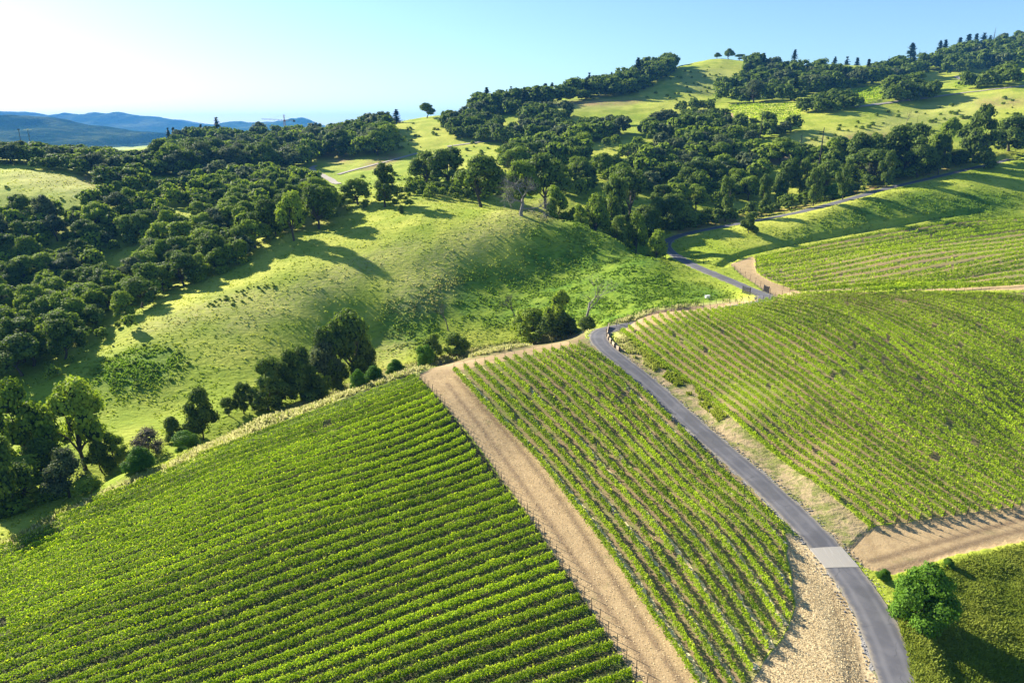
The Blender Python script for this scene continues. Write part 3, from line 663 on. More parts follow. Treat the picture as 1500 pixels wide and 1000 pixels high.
variant('bush', 'bush', 90, 240, .42, 'oak', 3)
variant('bushlight', 'bush', 110, 260, .42, 'oak_light', 3)
variant('shrub', 'bush', 130, 760, .30, 'shrub', 2)
variant('round', 'round', 170, 520, .26, 'shrub', 1)
variant('shrubgrey', 'bush', 150, 200, .32, 'shrub_grey', 2, core=.45, spread=.3)
# conifers 10 m tall: whorls of drooping sprays
def fir(seed, bare=False):
    rng = np.random.default_rng(seed); C, N, S = [], [], []; mb = MB()
    mb.tube(np.array([(0,0,-.5),(0,0,5),(0,0,9.9)]), [.22,.13,.02], 6)
    for i in range(40):
        h = i / 40; z = 1.0 + 8.8 * h; rr = (2.0 * (1 - h) ** .8 + .12) * rng.uniform(.55, 1.15)
        if not bare and rng.random() < .12: continue
        for k in range(rng.integers(4, 7)):
            a = rng.uniform(0, 2*PI); r1 = rr * rng.uniform(.6, 1.1); tip = np.array([r1*math.cos(a), r1*math.sin(a), z - r1*.28])
            if rng.random() < .5 or bare: mb.tube(np.array([(0,0,z), tip * .8 + np.array([0,0,z*.2])]), [.03, .012], 4)
            m = 1 if bare else int(3 + r1 * 5)
            for q in range(m):
                f = (q + .5) / m; C.append(tip*f + np.array([0,0,z])*(1-f) + rng.normal(0, .10, 3)); N.append((math.cos(a)*.3, math.sin(a)*.3, 1.)); S.append(.55 * rng.uniform(.6, 1.2))
    C, N = np.array(C), np.array(N) + rng.normal(0, .35, (len(C), 3))
    if bare: C, N, S = C[:1], N[:1], [0.01]
    V, Q = leaf_quads(C, N, S, rng)
    return mk('fir_crown', V, Q, M['fir'], False, {'rnd': ('FACE', rng.random(len(Q)))}), mb.mesh('fir_trunk', M['bark'])
VAR['fir'] = [fir(200 + i) for i in range(3)]
# leafless trees: recursive branching
def bare_tree(seed, H_=10., rad=.32, lean=(0, 0), levels=4, mat='deadwood', spread=.8, up=.5, kids=(3, 4), tw='twig', trunk_h=.35, twist=.25):
    rng = np.random.default_rng(seed); A, B = MB(), MB()
    def grow(p, d, ln, r, lev):
        pts = [p]; q = p.copy(); dd = d.copy(); n = 4
        for i in range(n):
            dd = dd + rng.normal(0, twist, 3) + np.array([0, 0, up * .08]); dd /= np.linalg.norm(dd); q = q + dd * ln / n; pts.append(q)
        pts = np.array(pts); (A if lev < 2 else B).tube(pts, np.linspace(r, r * .55, n + 1), 6 if lev < 2 else 4)
        if lev >= levels: return
        for k in range(rng.integers(*kids) + (1 if lev else 0)):
            f = rng.uniform(.45, 1.0); i = min(n, int(f * n + .5)); ax = rdir(rng, 1)[0]; nd = dd + ax * spread * rng.uniform(.7, 1.3); nd[2] += up * .35; nd /= np.linalg.norm(nd)
            grow(pts[i], nd, ln * rng.uniform(.55, .8), r * .55 * rng.uniform(.7, 1), lev + 1)
    d0 = np.array([lean[0], lean[1], 1.]); d0 /= np.linalg.norm(d0)
    grow(np.array([0, 0, -.4]), d0, H_ * trunk_h, rad, 0)
    return A.mesh('dead_trunk', M[mat], True), (B if B.V else A).mesh('dead_branches', M[tw])
VAR['bare'] = [bare_tree(300 + i, 10, .22, (.1*i - .1, 0), 5, 'twig', .75, .6, (2, 4), 'twig', .36, .2) for i in range(3)]

OBJ_OF = {'oak':'oak_tree','oaklight':'oak_tree','oakgrey':'oak_tree','tall':'broadleaf_tree','talllight':'broadleaf_tree','bush':'bush','bushlight':'bush','shrub':'shrub','round':'shrub','shrubgrey':'shrub','fir':'conifer_tree','bare':'bare_tree'}
CATS = {'oak_tree':'tree','broadleaf_tree':'tree','bush':'bush','shrub':'shrub','conifer_tree':'tree','bare_tree':'tree'}
def place(vk, x, y, w_, h_, label, group=None, rz=None, vi=None, lean=(0, 0), sink=0.0):
    rng = RNG; vs_ = VAR[vk]; vi = rng.integers(len(vs_)) if vi is None else vi
    nm = OBJ_OF[vk]; z = float(H(x, y)) - sink; wn = {'fir': 2.1}.get(vk, 9.4); hn = 10. if vk in ('fir', 'bare') else 9.6
    o = empty(nm, (x, y, z), rng.uniform(0, 2*PI) if rz is None else rz, (w_/wn * (1 if vk != 'fir' else 1.0), w_/wn, h_/hn)); o.rotation_euler[0] = lean[0]; o.rotation_euler[1] = lean[1]
    tag(o, label, CATS[nm], group)
    a, b = vs_[vi]
    if vk == 'bare': ob('trunk', a, o); ob('branches', b, o)
    else: ob('crown', a, o); ob('trunk', b, o)
    return o
RIDGE = (np.array([-15., 110.]), np.array([-.78, -.62]), np.array([-.62, .78]))
def ridge_spot(u, off):
    """a spot 'off' metres down the far side of the vineyard's edge, under photo column u"""
    p0, d, n = RIDGE; p = p0 + n * off; rt = (u - 750) / F / .93
    s = (rt * p[1] - p[0]) / (d[0] - rt * d[1]); q = p + d * s; return q
def put(vk, u, vtop, vbase, wpx, label, Y=None, off=None, group=None, **kw):
    """tree seen between photo rows vtop and vbase, wpx wide"""
    if off is not None:
        x, y = ridge_spot(u, off)
    elif Y is not None:
        a, dy, dz = ray(u, vbase); y = Y; x = float(a * Y / dy)
    else:
        q = unproj(u, vbase)[0]; x, y = q[0], q[1]
    a, dy, dz = ray(u, vtop); t = y / dy
    h_ = max(.8, float(CZ + dz * t - H(x, y))); w_ = wpx / F * float(t)
    if vk not in ('fir', 'bare'): w_ = max(w_, (.45 if vk == 'tall' else .62) * h_)
    if x != 0: x = float(a * t)
    return place(vk, float(x), float(y), w_, h_, label, group, **kw)
HAND = [
 # behind the left block's edge
 ('oaklight', 98, 556, 682, 94, 'large round oak with open lower trunk behind the bottom-left vineyard edge', None, None),
 ('talllight', 14, 563, 688, 100, 'leaning tree cut by the left frame edge, beside the large round oak', None, None),
 ('bushlight', 20, 676, 790, 110, 'big dense bush in the bottom-left corner below the leaning tree', None, 13),
 ('oakgrey', 86, 655, 730, 62, 'grey-green shrubby tree between the big dense corner bush and the large round oak', None, 8),
 ('bushlight', 160, 634, 672, 42, 'dark round shrub right of the large round oak trunk', None, None),
 ('shrub', 196, 655, 690, 48, 'low leafy green shrub nearest the vineyard edge, right of the grey-green tree', None, None),
 ('shrubgrey', 212, 628, 668, 48, 'greyish-brown twiggy shrub in the row of shrubs on the ravine edge', None, None),
 ('bush', 249, 610, 645, 30, 'small dark bush between the twiggy shrub and the oval tree', None, None),
 ('shrub', 270, 632, 662, 44, 'pale green low shrub at the foot of the oval tree', None, None),
 ('bush', 287, 566, 642, 40, 'single oval dark tree standing alone in the ravine on the left', None, None),
 ('tall', 352, 562, 626, 30, 'slim leaning tree left of the dense ravine thicket', None, 8),
 ('oak', 332, 584, 620, 26, 'small tufty tree touching the left side of the slim leaning tree', None, 10),
 ('oak', 389, 524, 612, 40, 'ragged dark tree at the upper left of the ravine thicket', None, 13),
 ('tall', 388, 552, 640, 58, 'dense dark rounded tree, lowest of the ravine thicket', None, 6),
 ('oak', 433, 505, 600, 46, 'dark tree with uneven top in the middle of the ravine thicket', None, 14),
 ('bush', 438, 540, 612, 56, 'broad dark bush under the middle of the ravine thicket', None, 7),
 ('oakgrey', 470, 500, 585, 36, 'greyer tree left of the tallest tree of the ravine thicket', None, 13),
 ('oak', 508, 450, 560, 44, 'tallest tree of the ravine thicket with a feathery top', None, 12),
 ('oak', 478, 480, 575, 30, 'side crown reaching left from the tallest ravine tree', None, 15),
 ('bush', 495, 525, 590, 40, 'rounded dark bush below the tallest ravine tree', None, 7),
 ('bush', 524, 512, 560, 34, 'low dark bush right of the tallest ravine tree', None, 10),
 ('shrub', 522, 542, 566, 26, 'small shrub on the vineyard verge beneath the tallest ravine tree', None, 6),
 ('shrub', 545, 536, 558, 34, 'green low shrub in the ravine, first right of the thicket', None, 8),
 ('shrub', 580, 528, 548, 30, 'green low shrub in the ravine below the two round bushes', None, 8),
 ('bushlight', 632, 489, 528, 36, 'smaller of the two round bushes under the knoll', None, None),
 ('bushlight', 667, 487, 522, 46, 'larger of the two round bushes under the knoll', None, None),
 ('bushlight', 776, 447, 499, 62, 'big leafy bush by the road bend, nearest the knoll foot', None, None),
 ('bare', 757, 408, 472, 48, 'grey leafless tree rising behind the big leafy bush', None, None),
 ('oaklight', 818, 428, 490, 44, 'light green tree right of the big leafy bush', 160, None),
 ('bush', 815, 452, 497, 58, 'dark bush filling the gap between the big leafy bush and the dead snag', None, None),
 ('bush', 838, 466, 490, 30, 'low dark bush left of the snag foot, beside the road bend', None, None),
 ('bushlight', 850, 300, 331, 26, 'bush on the knoll skyline left of the bright rounded tree', 228, None),
 ('bush', 905, 316, 352, 34, 'dark bush on the knoll skyline between the rounded tree and the road-bend bush', 222, None),
 ('bush', 862, 462, 484, 36, 'small dark bush at the foot of the pale dead snag', None, 12),
 ('shrub', 620, 505, 540, 30, 'low shrub left of the two round bushes', None, 12),
 ('bush', 372, 572, 625, 34, 'dark bush filling the left foot of the ravine thicket', None, 9),
 ('bush', 410, 560, 620, 44, 'broad bush between the lowest ravine tree and the thicket middle', None, 8),
 ('bush', 452, 535, 600, 44, 'dense bush in the lower middle of the ravine thicket, left of the tallest tree', None, 6),
 ('bushlight', 470, 545, 590, 36, 'greener bush at the vineyard verge left of the tallest ravine tree', None, 5),
 ('bush', 412, 528, 600, 40, 'dark crown between the ragged tree and the thicket middle', None, 16),
 ('bush', 536, 500, 545, 34, 'low bush behind and right of the tallest ravine tree', None, 16),
 ('bush', 55, 640, 708, 70, 'dark bush under the large round oak at the left', None, None),
 ('bush', -10, 640, 760, 80, 'dark foliage filling the left frame edge above the corner bush', None, 10),
 ('bushlight', 120, 690, 735, 46, 'greener bush on the vineyard verge right of the corner bush', None, 5),
 ('bush', 140, 645, 690, 40, 'dark bush at the right foot of the large round oak', None, None),
 # on and behind the knoll
 ('oak', 703, 230, 303, 76, 'big oak on the knoll crest left of the dead white oak', None, None),
 ('oak', 655, 216, 282, 56, 'right half of the pair of broad oaks beyond the knoll', 300, None),
 ('oak', 622, 220, 280, 50, 'left half of the pair of broad oaks beyond the knoll', 305, None),
 ('tall', 561, 243, 304, 44, 'dense tree with a long shadow on the upper meadow', None, None),
 ('oaklight', 522, 264, 300, 46, 'broad low tree left of the dense tree on the upper meadow', None, None),
 ('bush', 586, 300, 313, 13, 'tiny round bush alone on the upper meadow', None, None),
 ('oaklight', 424, 283, 353, 46, 'front oak at the meadow corner with a big shadow to its right', None, None),
 ('oak', 462, 272, 336, 56, 'oak behind and right of the front meadow corner oak', None, None),
 ('oak', 388, 296, 352, 44, 'oak left of the front meadow corner oak', None, None),
 ('bush', 310, 340, 392, 54, 'big bush at the wood edge left of the meadow corner', None, None),
 ('oaklight', 765, 238, 300, 50, 'light green oak directly behind the dead white oak', 262, None),
 ('oak', 800, 228, 298, 70, 'wide dark oak up right behind the dead white oak', 275, None),
 ('bushlight', 816, 274, 318, 44, 'rounded bush right of the dead white oak', 240, None),
 ('bushlight', 873, 286, 342, 46, 'bright rounded tree on the right shoulder of the knoll', 236, None),
 ('bushlight', 842, 301, 328, 22, 'small bush left of the bright rounded tree on the knoll shoulder', 238, None),
 ('tall', 900, 262, 342, 50, 'dark tree behind the bright rounded tree on the knoll shoulder', 246, None),
 ('bushlight', 933, 314, 362, 42, 'rounded bush at the bend of the upper road, last tree of the knoll', 226, None),
 ('oak', 925, 250, 318, 60, 'dark broad oak above the rounded bush of the upper road bend', 268, None),
 # along the upper road
 ('bush', 950, 304, 351, 38, 'dark bush at the inner side of the upper road bend, right of the rounded bush', None, None),
 ('bushlight', 963, 338, 386, 32, 'leafy bush on the knoll side hiding the apex of the upper road bend', 216, None),
 ('bush', 1100, 313, 342, 28, 'lone dark bush on the grassy bank below the upper road', None, None),
 ('tall', 1068, 262, 324, 24, 'narrow tree close beside the upper road, first of six from the road bend', None, None),
 ('tall', 1122, 258, 314, 24, 'narrow tree close beside the upper road, second of six from the road bend', None, None),
 ('tall', 1198, 246, 301, 26, 'narrow tree close beside the upper road, third of six from the road bend', None, None),
 ('tall', 1242, 236, 292, 26, 'narrow tree close beside the upper road, fourth of six from the road bend', None, None),
 ('tall', 1306, 222, 275, 26, 'narrow tree close beside the upper road, fifth of six from the road bend', None, None),
 ('tall', 1384, 200, 255, 28, 'narrow tree close beside the upper road, sixth of six from the road bend', None, None),
 ('oak', 1337, 181, 240, 68, 'large spreading oak above the upper road on the right', 322, None),
 ('oak', 1352, 211, 258, 46, 'small oak with a bare stem beside the upper road', None, None),
 ('oak', 1280, 219, 270, 74, 'wide low oak beside the upper road with a short trunk', None, None),
 ('oak', 1268, 194, 250, 58, 'oak behind the wide low oak of the upper road', 325, None),
 ('tall', 1440, 160, 236, 56, 'tall open oak at the top end of the upper road', 330, None),
 ('oaklight', 1392, 176, 238, 44, 'lighter oak left of the tall open oak at the top of the upper road', 326, None),
 ('bush', 1447, 217, 247, 32, 'dark bush right beside the top end of the upper road', None, None),
 ('oak', 1488, 168, 228, 58, 'oak at the right frame edge above the upper road', 345, None),
 ('tall', 1181, 234, 289, 26, 'slender oak on the dry slope above the upper road', None, None),
 ('bush', 1144, 256, 294, 26, 'bushy young oak on the dry slope left of the slender oak', None, None),
 ('oak', 1158, 232, 286, 40, 'open oak between the bushy young oak and the slender oak', 305, None),
 ('oak', 1216, 236, 286, 50, 'round oak right of the slender oak on the dry slope', None, None),
 ('shrub', 1228, 268, 292, 36, 'leafy shrub thicket at the foot of the round oak on the dry slope', None, None),
 ('bush', 1405, 218, 246, 50, 'dark hedge-like bush in the shade above the upper road', 330, None),
 # bottom right
 ('shrub', 1364, 834, 918, 92, 'big glossy green round bush in the tall grass at the bottom right', None, None),
 ('shrub', 1296, 832, 848, 22, 'small weedy shrub on the gravel corner by the concrete pad', None, None),
 ('shrub', 1392, 818, 832, 18, 'small green shrub at the dirt edge above the big glossy bush', None, None),
 # left hill
 ('bush', 167, 264, 288, 22, 'dark bush alone on the left grassy hill', None, None),
 ('bush', 200, 261, 284, 15, 'round dark shrub right of the lone bush on the left hill', None, None),
 ('bush', 223, 262, 285, 15, 'second round dark shrub right of the lone bush on the left hill', None, None),
 ('oakgrey', 57, 285, 335, 40, 'spiky grey-topped tree at the foot of the left grassy hill', None, None),
 ('oak', 86, 473, 528, 54, 'lighter tree at the meadow edge in the left valley with a short shadow', None, None),
 ('oak', 20, 495, 552, 70, 'dark tree cut by the left frame edge with shadow on the meadow', None, None),
 # skyline
 ('oak', 625, 152, 171, 26, 'flat-topped oak alone on the middle skyline', 585, None),
 ('fir', 580, 160, 176, 13, 'lone small conifer on the middle skyline left of the flat-topped oak', 575, None),
 ('fir', 316, 171, 208, 12, 'tallest conifer of the left wooded hill', 600, None),
 ('fir', 293, 181, 208, 9, 'conifer just left of the tallest one on the left wooded hill', 600, None),
 ('fir', 245, 187, 212, 8, 'thin conifer at the left end of the wooded hill, first of two', 560, None),
 ('fir', 253, 186, 212, 8, 'thin conifer at the left end of the wooded hill, second of two', 570, None),
 ('oak', 1068, 71, 90, 18, 'dark oak at the summit of the bald green hill', 780, None),
 ('oak', 1051, 77, 88, 13, 'low oak at the left of the bald green summit', 780, None),
 ('oak', 1084, 80, 94, 18, 'low oak at the right of the bald green summit', 790, None),
 ('fir', 1165, 72, 108, 9, 'single conifer above the dark wood right of the bald hill', 830, None),
 ('fir', 1338, 60, 92, 15, 'leaning-topped conifer on the right skyline, first of the big ones', 930, None),
 ('fir', 1379, 57, 88, 10, 'twin conifer on the right skyline, left of the pair', 940, None),
 ('fir', 1387, 56, 88, 11, 'twin conifer on the right skyline, right of the pair', 940, None),
 ('fir', 1408, 53, 84, 11, 'conifer at the left of the skyline cluster near the right edge', 935, None),
 ('fir', 1421, 48, 82, 13, 'tallest conifer of the skyline cluster near the right edge', 935, None),
 ('fir', 1432, 47, 80, 10, 'narrow conifer in the middle of the skyline cluster near the right edge', 935, None),
 ('fir', 1443, 46, 78, 11, 'bushy conifer right of the middle of the skyline cluster', 930, None),
 ('fir', 1452, 50, 76, 8, 'last green conifer of the skyline cluster near the right edge', 925, None),
 ('fir', 1340, 75, 95, 9, 'short conifer beside the leaning-topped one on the right skyline', 935, None),
 ('fir', 1224, 82, 116, 10, 'small conifer in the saddle of the right skyline, left one', 930, None),
 ('fir', 1242, 82, 117, 10, 'small conifer in the saddle of the right skyline, middle one', 940, None),
 ('fir', 1257, 83, 118, 11, 'small conifer in the saddle of the right skyline, right one', 945, None),
 # bare trees
 ('bare', 655, 424, 484, 46, 'thin leafless tree on the lower slope of the knoll', None, None),
 ('bare', 433, 505, 560, 26, 'thin leafless tree behind the ravine thicket', None, 20),
 ('bare', 100, 290, 345, 30, 'thin leafless tree below the left grassy hill', None, None),
 ('bare', 1333, 150, 185, 18, 'thin leafless tree on the pale hillside above the spreading oak', None, None),
 ('bare', 698, 222, 262, 24, 'leafless treetop poking up between the broad oaks beyond the knoll', 300, None),
]
SPOTS = []
VERGE = np.array([(330,652),(372,632),(389,623),(410,613),(433,602),(470,586),(495,573),(524,560),(545,551)])
for vk, u, vt, vb, wp, lab, Y, off in HAND:
    if off is not None and 325 <= u <= 545 and vt < np.interp(u, *VERGE.T) - 26: Y, off = np.interp(u, (330, 415, 440, 475, 490, 540), (117, 124, 130, 134, 140, 144)) + off * .5 - 4, None
    o = put(vk, u, vt, vb, wp, lab, Y, off); SPOTS.append((o.location.x, o.location.y, wp))
# ------------------------------------------------------------------ woods: trees scattered over the wooded ground
WOODS = [  # key, image outline of the wooded ground, spacing m, height range, kinds, label place
 ('valley', [(-80,322),(0,316),(60,326),(105,318),(150,300),(185,282),(300,258),(440,258),(505,300),(470,330),(405,348),(350,392),(262,425),(190,462),(120,490),(60,535),(0,565),(-80,590)], 5.3, (5.5, 9.5), ['oak']*4+['oaklight']*5+['oakgrey']*2+['tall']*2+['talllight','bushlight'], 'the left valley wood'),
 ('hillwood', [(-120,238),(0,241),(100,255),(170,284),(215,270),(300,255),(440,250),(470,232),(520,232),(560,240),(575,215),(565,190),(500,203),(430,209),(350,200),(280,212),(200,238),(100,224),(-120,224)], 7.0, (9, 15.5), ['oak']*6+['tall']*2+['oakgrey']*3+['oaklight'], 'the left wooded hill'),
 ('behind', [(740,262),(752,235),(800,215),(862,200),(905,192),(1000,188),(1130,215),(1200,236),(1330,232),(1500,217),(1560,215),(1560,228),(1420,240),(1300,262),(1200,285),(1150,292),(1100,304),(1010,316),(950,330),(900,322),(840,305),(790,290)], 6.2, (7, 12), ['oak']*4+['tall']*2+['oaklight']*5+['talllight']+['oakgrey']*2+['bare']*2, 'the wood behind the knoll'),
 ('roadside', [(985,342),(1050,329),(1110,319),(1180,305),(1250,286),(1310,268),(1360,257),(1400,248),(1430,240),(1420,232),(1350,248),(1300,262),(1240,278),(1170,296),(1100,311),(1040,318),(985,330)], 4.8, (3, 6.5), ['oak']*3+['tall']*2+['bush']*3+['bushlight'], 'the strip along the upper road'),
 ('hollow', [(940,352),(965,342),(1000,336),(1000,322),(960,326),(935,338)], 4.5, (7, 12), ['oak', 'bush'], 'the hollow by the upper road bend'),
 ('midhill', [(650,184),(690,172),(760,166),(850,172),(905,182),(930,190),(900,205),(820,214),(730,212),(680,206),(655,200)], 7, (8, 12), ['oak']*6+['oakgrey']*2+['tall'], 'the middle hill grove'),
 ('ridgewood', [(690,166),(760,160),(830,148),(905,126),(960,106),(985,100),(985,110),(960,122),(930,140),(880,145),(830,152),(760,166),(700,170)], 8, (10, 17), ['oak']*5+['fir']*1, 'the grove left of the bald hill'),
 ('topwood', [(1045,150),(1060,135),(1095,112),(1105,96),(1160,108),(1260,121),(1330,102),(1400,86),(1500,58),(1600,40),(1600,95),(1500,100),(1420,108),(1340,119),(1270,128),(1205,140),(1160,151),(1075,154)], 9.5, (10, 16), ['oak']*9+['fir']*1+['oakgrey'], 'the right skyline wood'),
 ('clumps', [(1168,166),(1200,152),(1250,150),(1272,156),(1250,162),(1200,168)], 7, (6, 9), ['oak']*3+['bush'], 'the clump beside the pale rock'),
 ('clumps2', [(1288,150),(1300,138),(1340,132),(1372,140),(1362,150),(1320,153)], 7, (8, 13), ['oak']*3+['tall'], 'the clump on the right hill crest'),
 ('clumps3', [(1402,132),(1430,126),(1475,120),(1482,126),(1440,132)], 7, (8, 13), ['oak'], 'the clump under the top strip of vines'),
 ('band', [(930,200),(1000,178),(1060,178),(1110,188),(1165,186),(1160,198),(1100,212),(1000,196)], 8, (6, 10), ['oak']*4+['oakgrey']*2+['bare'], 'the band below the hillside vineyard'),
 ('lone', [(985,162),(1035,158),(1040,164),(1000,168)], 9, (7, 10), ['oak'], 'the clump under the bald hill'),
 ('mid', [(600,285),(600,270),(680,262),(745,268),(750,288),(690,296)], 5, (2.5, 5), ['bushlight']*2+['bush'], 'the scrub behind the knoll'),
 ('scrub', [(480,312),(545,306),(600,302),(640,285),(600,280),(545,292),(480,300)], 6, (1.5, 3.5), ['bush','bushlight'], 'the scrub above the upper meadow'),
 ('gully', [(60,545),(120,490),(190,470),(210,478),(120,520),(70,560)], 6, (1.5, 4), ['bushlight','shrub'], 'the low scrub along the left meadow edge'),
]
CAND = []
def clear_of(x, y, r):
    for a, b, w_ in SPOTS:
        if (a - x) ** 2 + (b - y) ** 2 < r * r: return False
    return True
for key, outl, sp, hr, kinds, where in WOODS:
    rng = np.random.default_rng(len(key) * 31 + ord(key[0]))
    o_ = np.array(outl, float); mn, mx = o_.min(0), o_.max(0); n = 9000
    UV = rng.uniform(mn, mx, (n, 2)); UV = UV[inside(UV[:, 0], UV[:, 1], o_)][:4500]
    P = unproj(UV[:, 0], UV[:, 1])[:, :2]; P = P[P[:, 1] < 1020]
    cell = {}; got = []
    for x, y in P:
        i, j = int(x // sp), int(y // sp)
        if any((x-a)**2 + (y-b)**2 < (sp * .82)**2 for di in (-1,0,1) for dj in (-1,0,1) for a, b in cell.get((i+di, j+dj), ())): continue
        cell.setdefault((i, j), []).append((x, y)); got.append((x, y))
    g = np.array(got); dens_ = fbm(g[:, 0] / 26, g[:, 1] / 26, 77, 2); 
    thin = {'behind': -.13, 'valley': -.36, 'midhill': -.22, 'hillwood': -.30, 'topwood': -.35}.get(key, -.5)
    g = g[dens_ > thin]
    dr = np.array([np.min(np.hypot(*(road_c[::6, :2] - q).T)) for q in g]); g = g[dr > (4.5 if key != 'behind' else 5.5)]
    for x, y in g:
        if not clear_of(x, y, sp * .55): continue
        if key == 'behind' and project(np.array([x, y, float(H(x, y))]))[1] > 272 and rng.random() < .5: continue
        k = kinds[rng.integers(len(kinds))]; h_ = rng.uniform(hr[0] * .75, hr[1] * 1.05) * (1 if key in ('valley','behind') else 1.0) * (1.25 if k in ('fir',) else 1); w_ = h_ * rng.uniform(.80, 1.25) * (.34 if k == 'fir' else 1) * (.9 if k.startswith('tall') else 1)
        if key == 'hillwood' and project(np.array([x, y, float(H(x, y))]))[0] < 235: h_ *= .62; w_ *= .8
        CAND.append([key, where, k, x, y, w_, h_])
# which of them show largest: size on the picture, inside the frame, not behind the ground
arr = np.array([[c[3], c[4], H(c[3], c[4]) + c[6] * .6] for c in CAND]); pu, pv, pd = project(arr)
size = np.array([c[5] * c[6] for c in CAND]) / pd ** 2
infr = (pu > -40) & (pu < 1540) & (pv > 0) & (pv < 1030)
tt = np.linspace(.04, .97, 60)[None, :]; cl_ = CZ + (arr[:, 2:3] + .35 * np.array([c[6] for c in CAND])[:, None] - CZ) * tt
seen = (H(arr[:, 0:1] * tt, arr[:, 1:2] * tt) < cl_).all(1)
size = np.where(infr & seen, size, 0)
order = np.argsort(-size); NIND = 195
ind = set(order[:NIND].tolist())
KW = {'oak': 'dark round-crowned oak', 'oaklight': 'light green round-crowned oak', 'oakgrey': 'grey-green thin-crowned oak', 'tall': 'dark upright oak', 'talllight': 'light upright oak', 'bush': 'low dark bush', 'bushlight': 'low rounded green bush', 'shrub': 'low leafy shrub', 'fir': 'dark pointed conifer', 'bare': 'leafless grey tree'}
byw = {}
for i in ind: byw.setdefault((CAND[i][1], CAND[i][2]), []).append(i)
for (where, k), L_ in byw.items():
    L_.sort(key=lambda i: pu[i])
    for n_, i in enumerate(L_):
        c = CAND[i]
        if len(L_) == 1: lab = 'the only %s in %s' % (KW[k], where)
        else: lab = '%s in %s, %s from the left' % (KW[k], where, ordw(n_ + 1))
        place(k, c[3], c[4], c[5], c[6], lab, 'trees of ' + where)
# the rest reads as one mass of far woodland
LOW = {}
for k, kind, mat in (('oak', 'oak', 'oak'), ('oaklight', 'oak', 'oak_light'), ('oakgrey', 'oak', 'oak_grey')):
    LOW[k] = [crown(kind, 400 + i, 26, 1.05, mat, .82, ICO0) for i in range(3)]
FV, FQ, FT, FR, FM, FTM = [], [], [], [], [], []; off_ = 0; mi = {'oak': 0, 'oaklight': 1, 'oakgrey': 2}
for i, c in enumerate(CAND):
    if i in ind: continue
    if c[2] in ('fir', 'bare'):
        continue
    k = {'tall': 'oak', 'talllight': 'oaklight', 'bush': 'oak', 'bushlight': 'oaklight', 'shrub': 'oaklight'}.get(c[2], c[2])
    V, Q, T, rn, L = LOW[k][i % 3]; a = RNG.uniform(0, 2*PI); ca, sa = math.cos(a), math.sin(a)
    W = V * np.array([c[5] / 9.4, c[5] / 9.4, c[6] / 9.6]); W = np.stack([W[:,0]*ca - W[:,1]*sa + c[3], W[:,0]*sa + W[:,1]*ca + c[4], W[:,2] + float(H(c[3], c[4])) - .3], -1)
    FV.append(W); FQ.append(Q + off_); FT.append(T + off_); off_ += len(V); FR.append(np.clip(rn * .7 + RNG.random() * .3, 0, 1)); FM.append(np.full(len(Q), mi[k])); FTM.append(np.full(len(T), 3))
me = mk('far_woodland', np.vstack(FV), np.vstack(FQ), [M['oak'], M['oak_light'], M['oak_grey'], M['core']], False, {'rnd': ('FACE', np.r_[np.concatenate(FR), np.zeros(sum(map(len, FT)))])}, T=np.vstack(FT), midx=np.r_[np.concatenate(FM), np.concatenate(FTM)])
tag(ob('far_woodland', me), kind='stuff')
# far conifers and leafless trees that were left over stand as trees too
rest = [i for i in order[NIND:].tolist() if CAND[i][2] in ('fir', 'bare') and size[i] > 0]
byw = {}
for i in rest: byw.setdefault((CAND[i][1], CAND[i][2]), []).append(i)
for (where, k), L_ in byw.items():
    L_.sort(key=lambda i: pu[i])
    for n_, i in enumerate(L_):
        c = CAND[i]; place(k, c[3], c[4], c[5], c[6], 'small far %s in %s, %s from the left' % (KW[k].replace('dark ', '').replace('grey ', ''), where, ordw(n_ + 1)) if len(L_) > 1 else 'the only small far %s in %s' % (KW[k], where), 'far trees of ' + where)
print('WOODS', len(CAND), 'individual', len(ind), 'rest', len(CAND) - len(ind))

# ------------------------------------------------------------------ dead trees
def single(name, meshes, u, vt, vb, label, cat, Y=None, natural=10.0, rz=0.0, wsc=1.0, off=None):
    if off is not None: x, y = ridge_spot(u, off)
    elif Y: a, dy, dz = ray(u, vb); y = Y; x = float(a * Y / dy)
    else: q = unproj(u, vb)[0]; x, y = q[0], q[1]
    a, dy, dz = ray(u, vt); t = y / dy; x = float(a * t); h_ = float(CZ + dz * t - H(x, y)); s_ = max(.15, h_ / natural)
    o = tag(empty(name, (x, float(y), float(H(x, y))), rz, (s_ * wsc, s_ * wsc, s_)), label, cat)
    for nm, m in meshes: ob(nm, m, o)
    return o
def height_of(*ms): return max(max(v.co.z for v in m.vertices) for m in ms)
dk = bare_tree(43, 10, .34, (.10, 0), 5, 'deadwood', 1.0, .22, (3, 5), 'deadwood', .33, .22)
single('dead_oak', [('trunk', dk[0]), ('branches', dk[1])], 765, 254, 312, 'bleached leafless oak standing on the crest of the grassy knoll', 'tree', Y=226, natural=height_of(*dk), rz=2.2, wsc=1.15)
dk = bare_tree(71, 10, .24, (.16, 0), 4, 'deadwood', .85, .35, (2, 4), 'deadwood', .5, .17)
single('dead_tree', [('trunk', dk[0]), ('branches', dk[1])], 858, 394, 478, 'pale leaning dead snag by the road bend under the knoll', 'tree', natural=height_of(*dk), off=13, rz=.2)
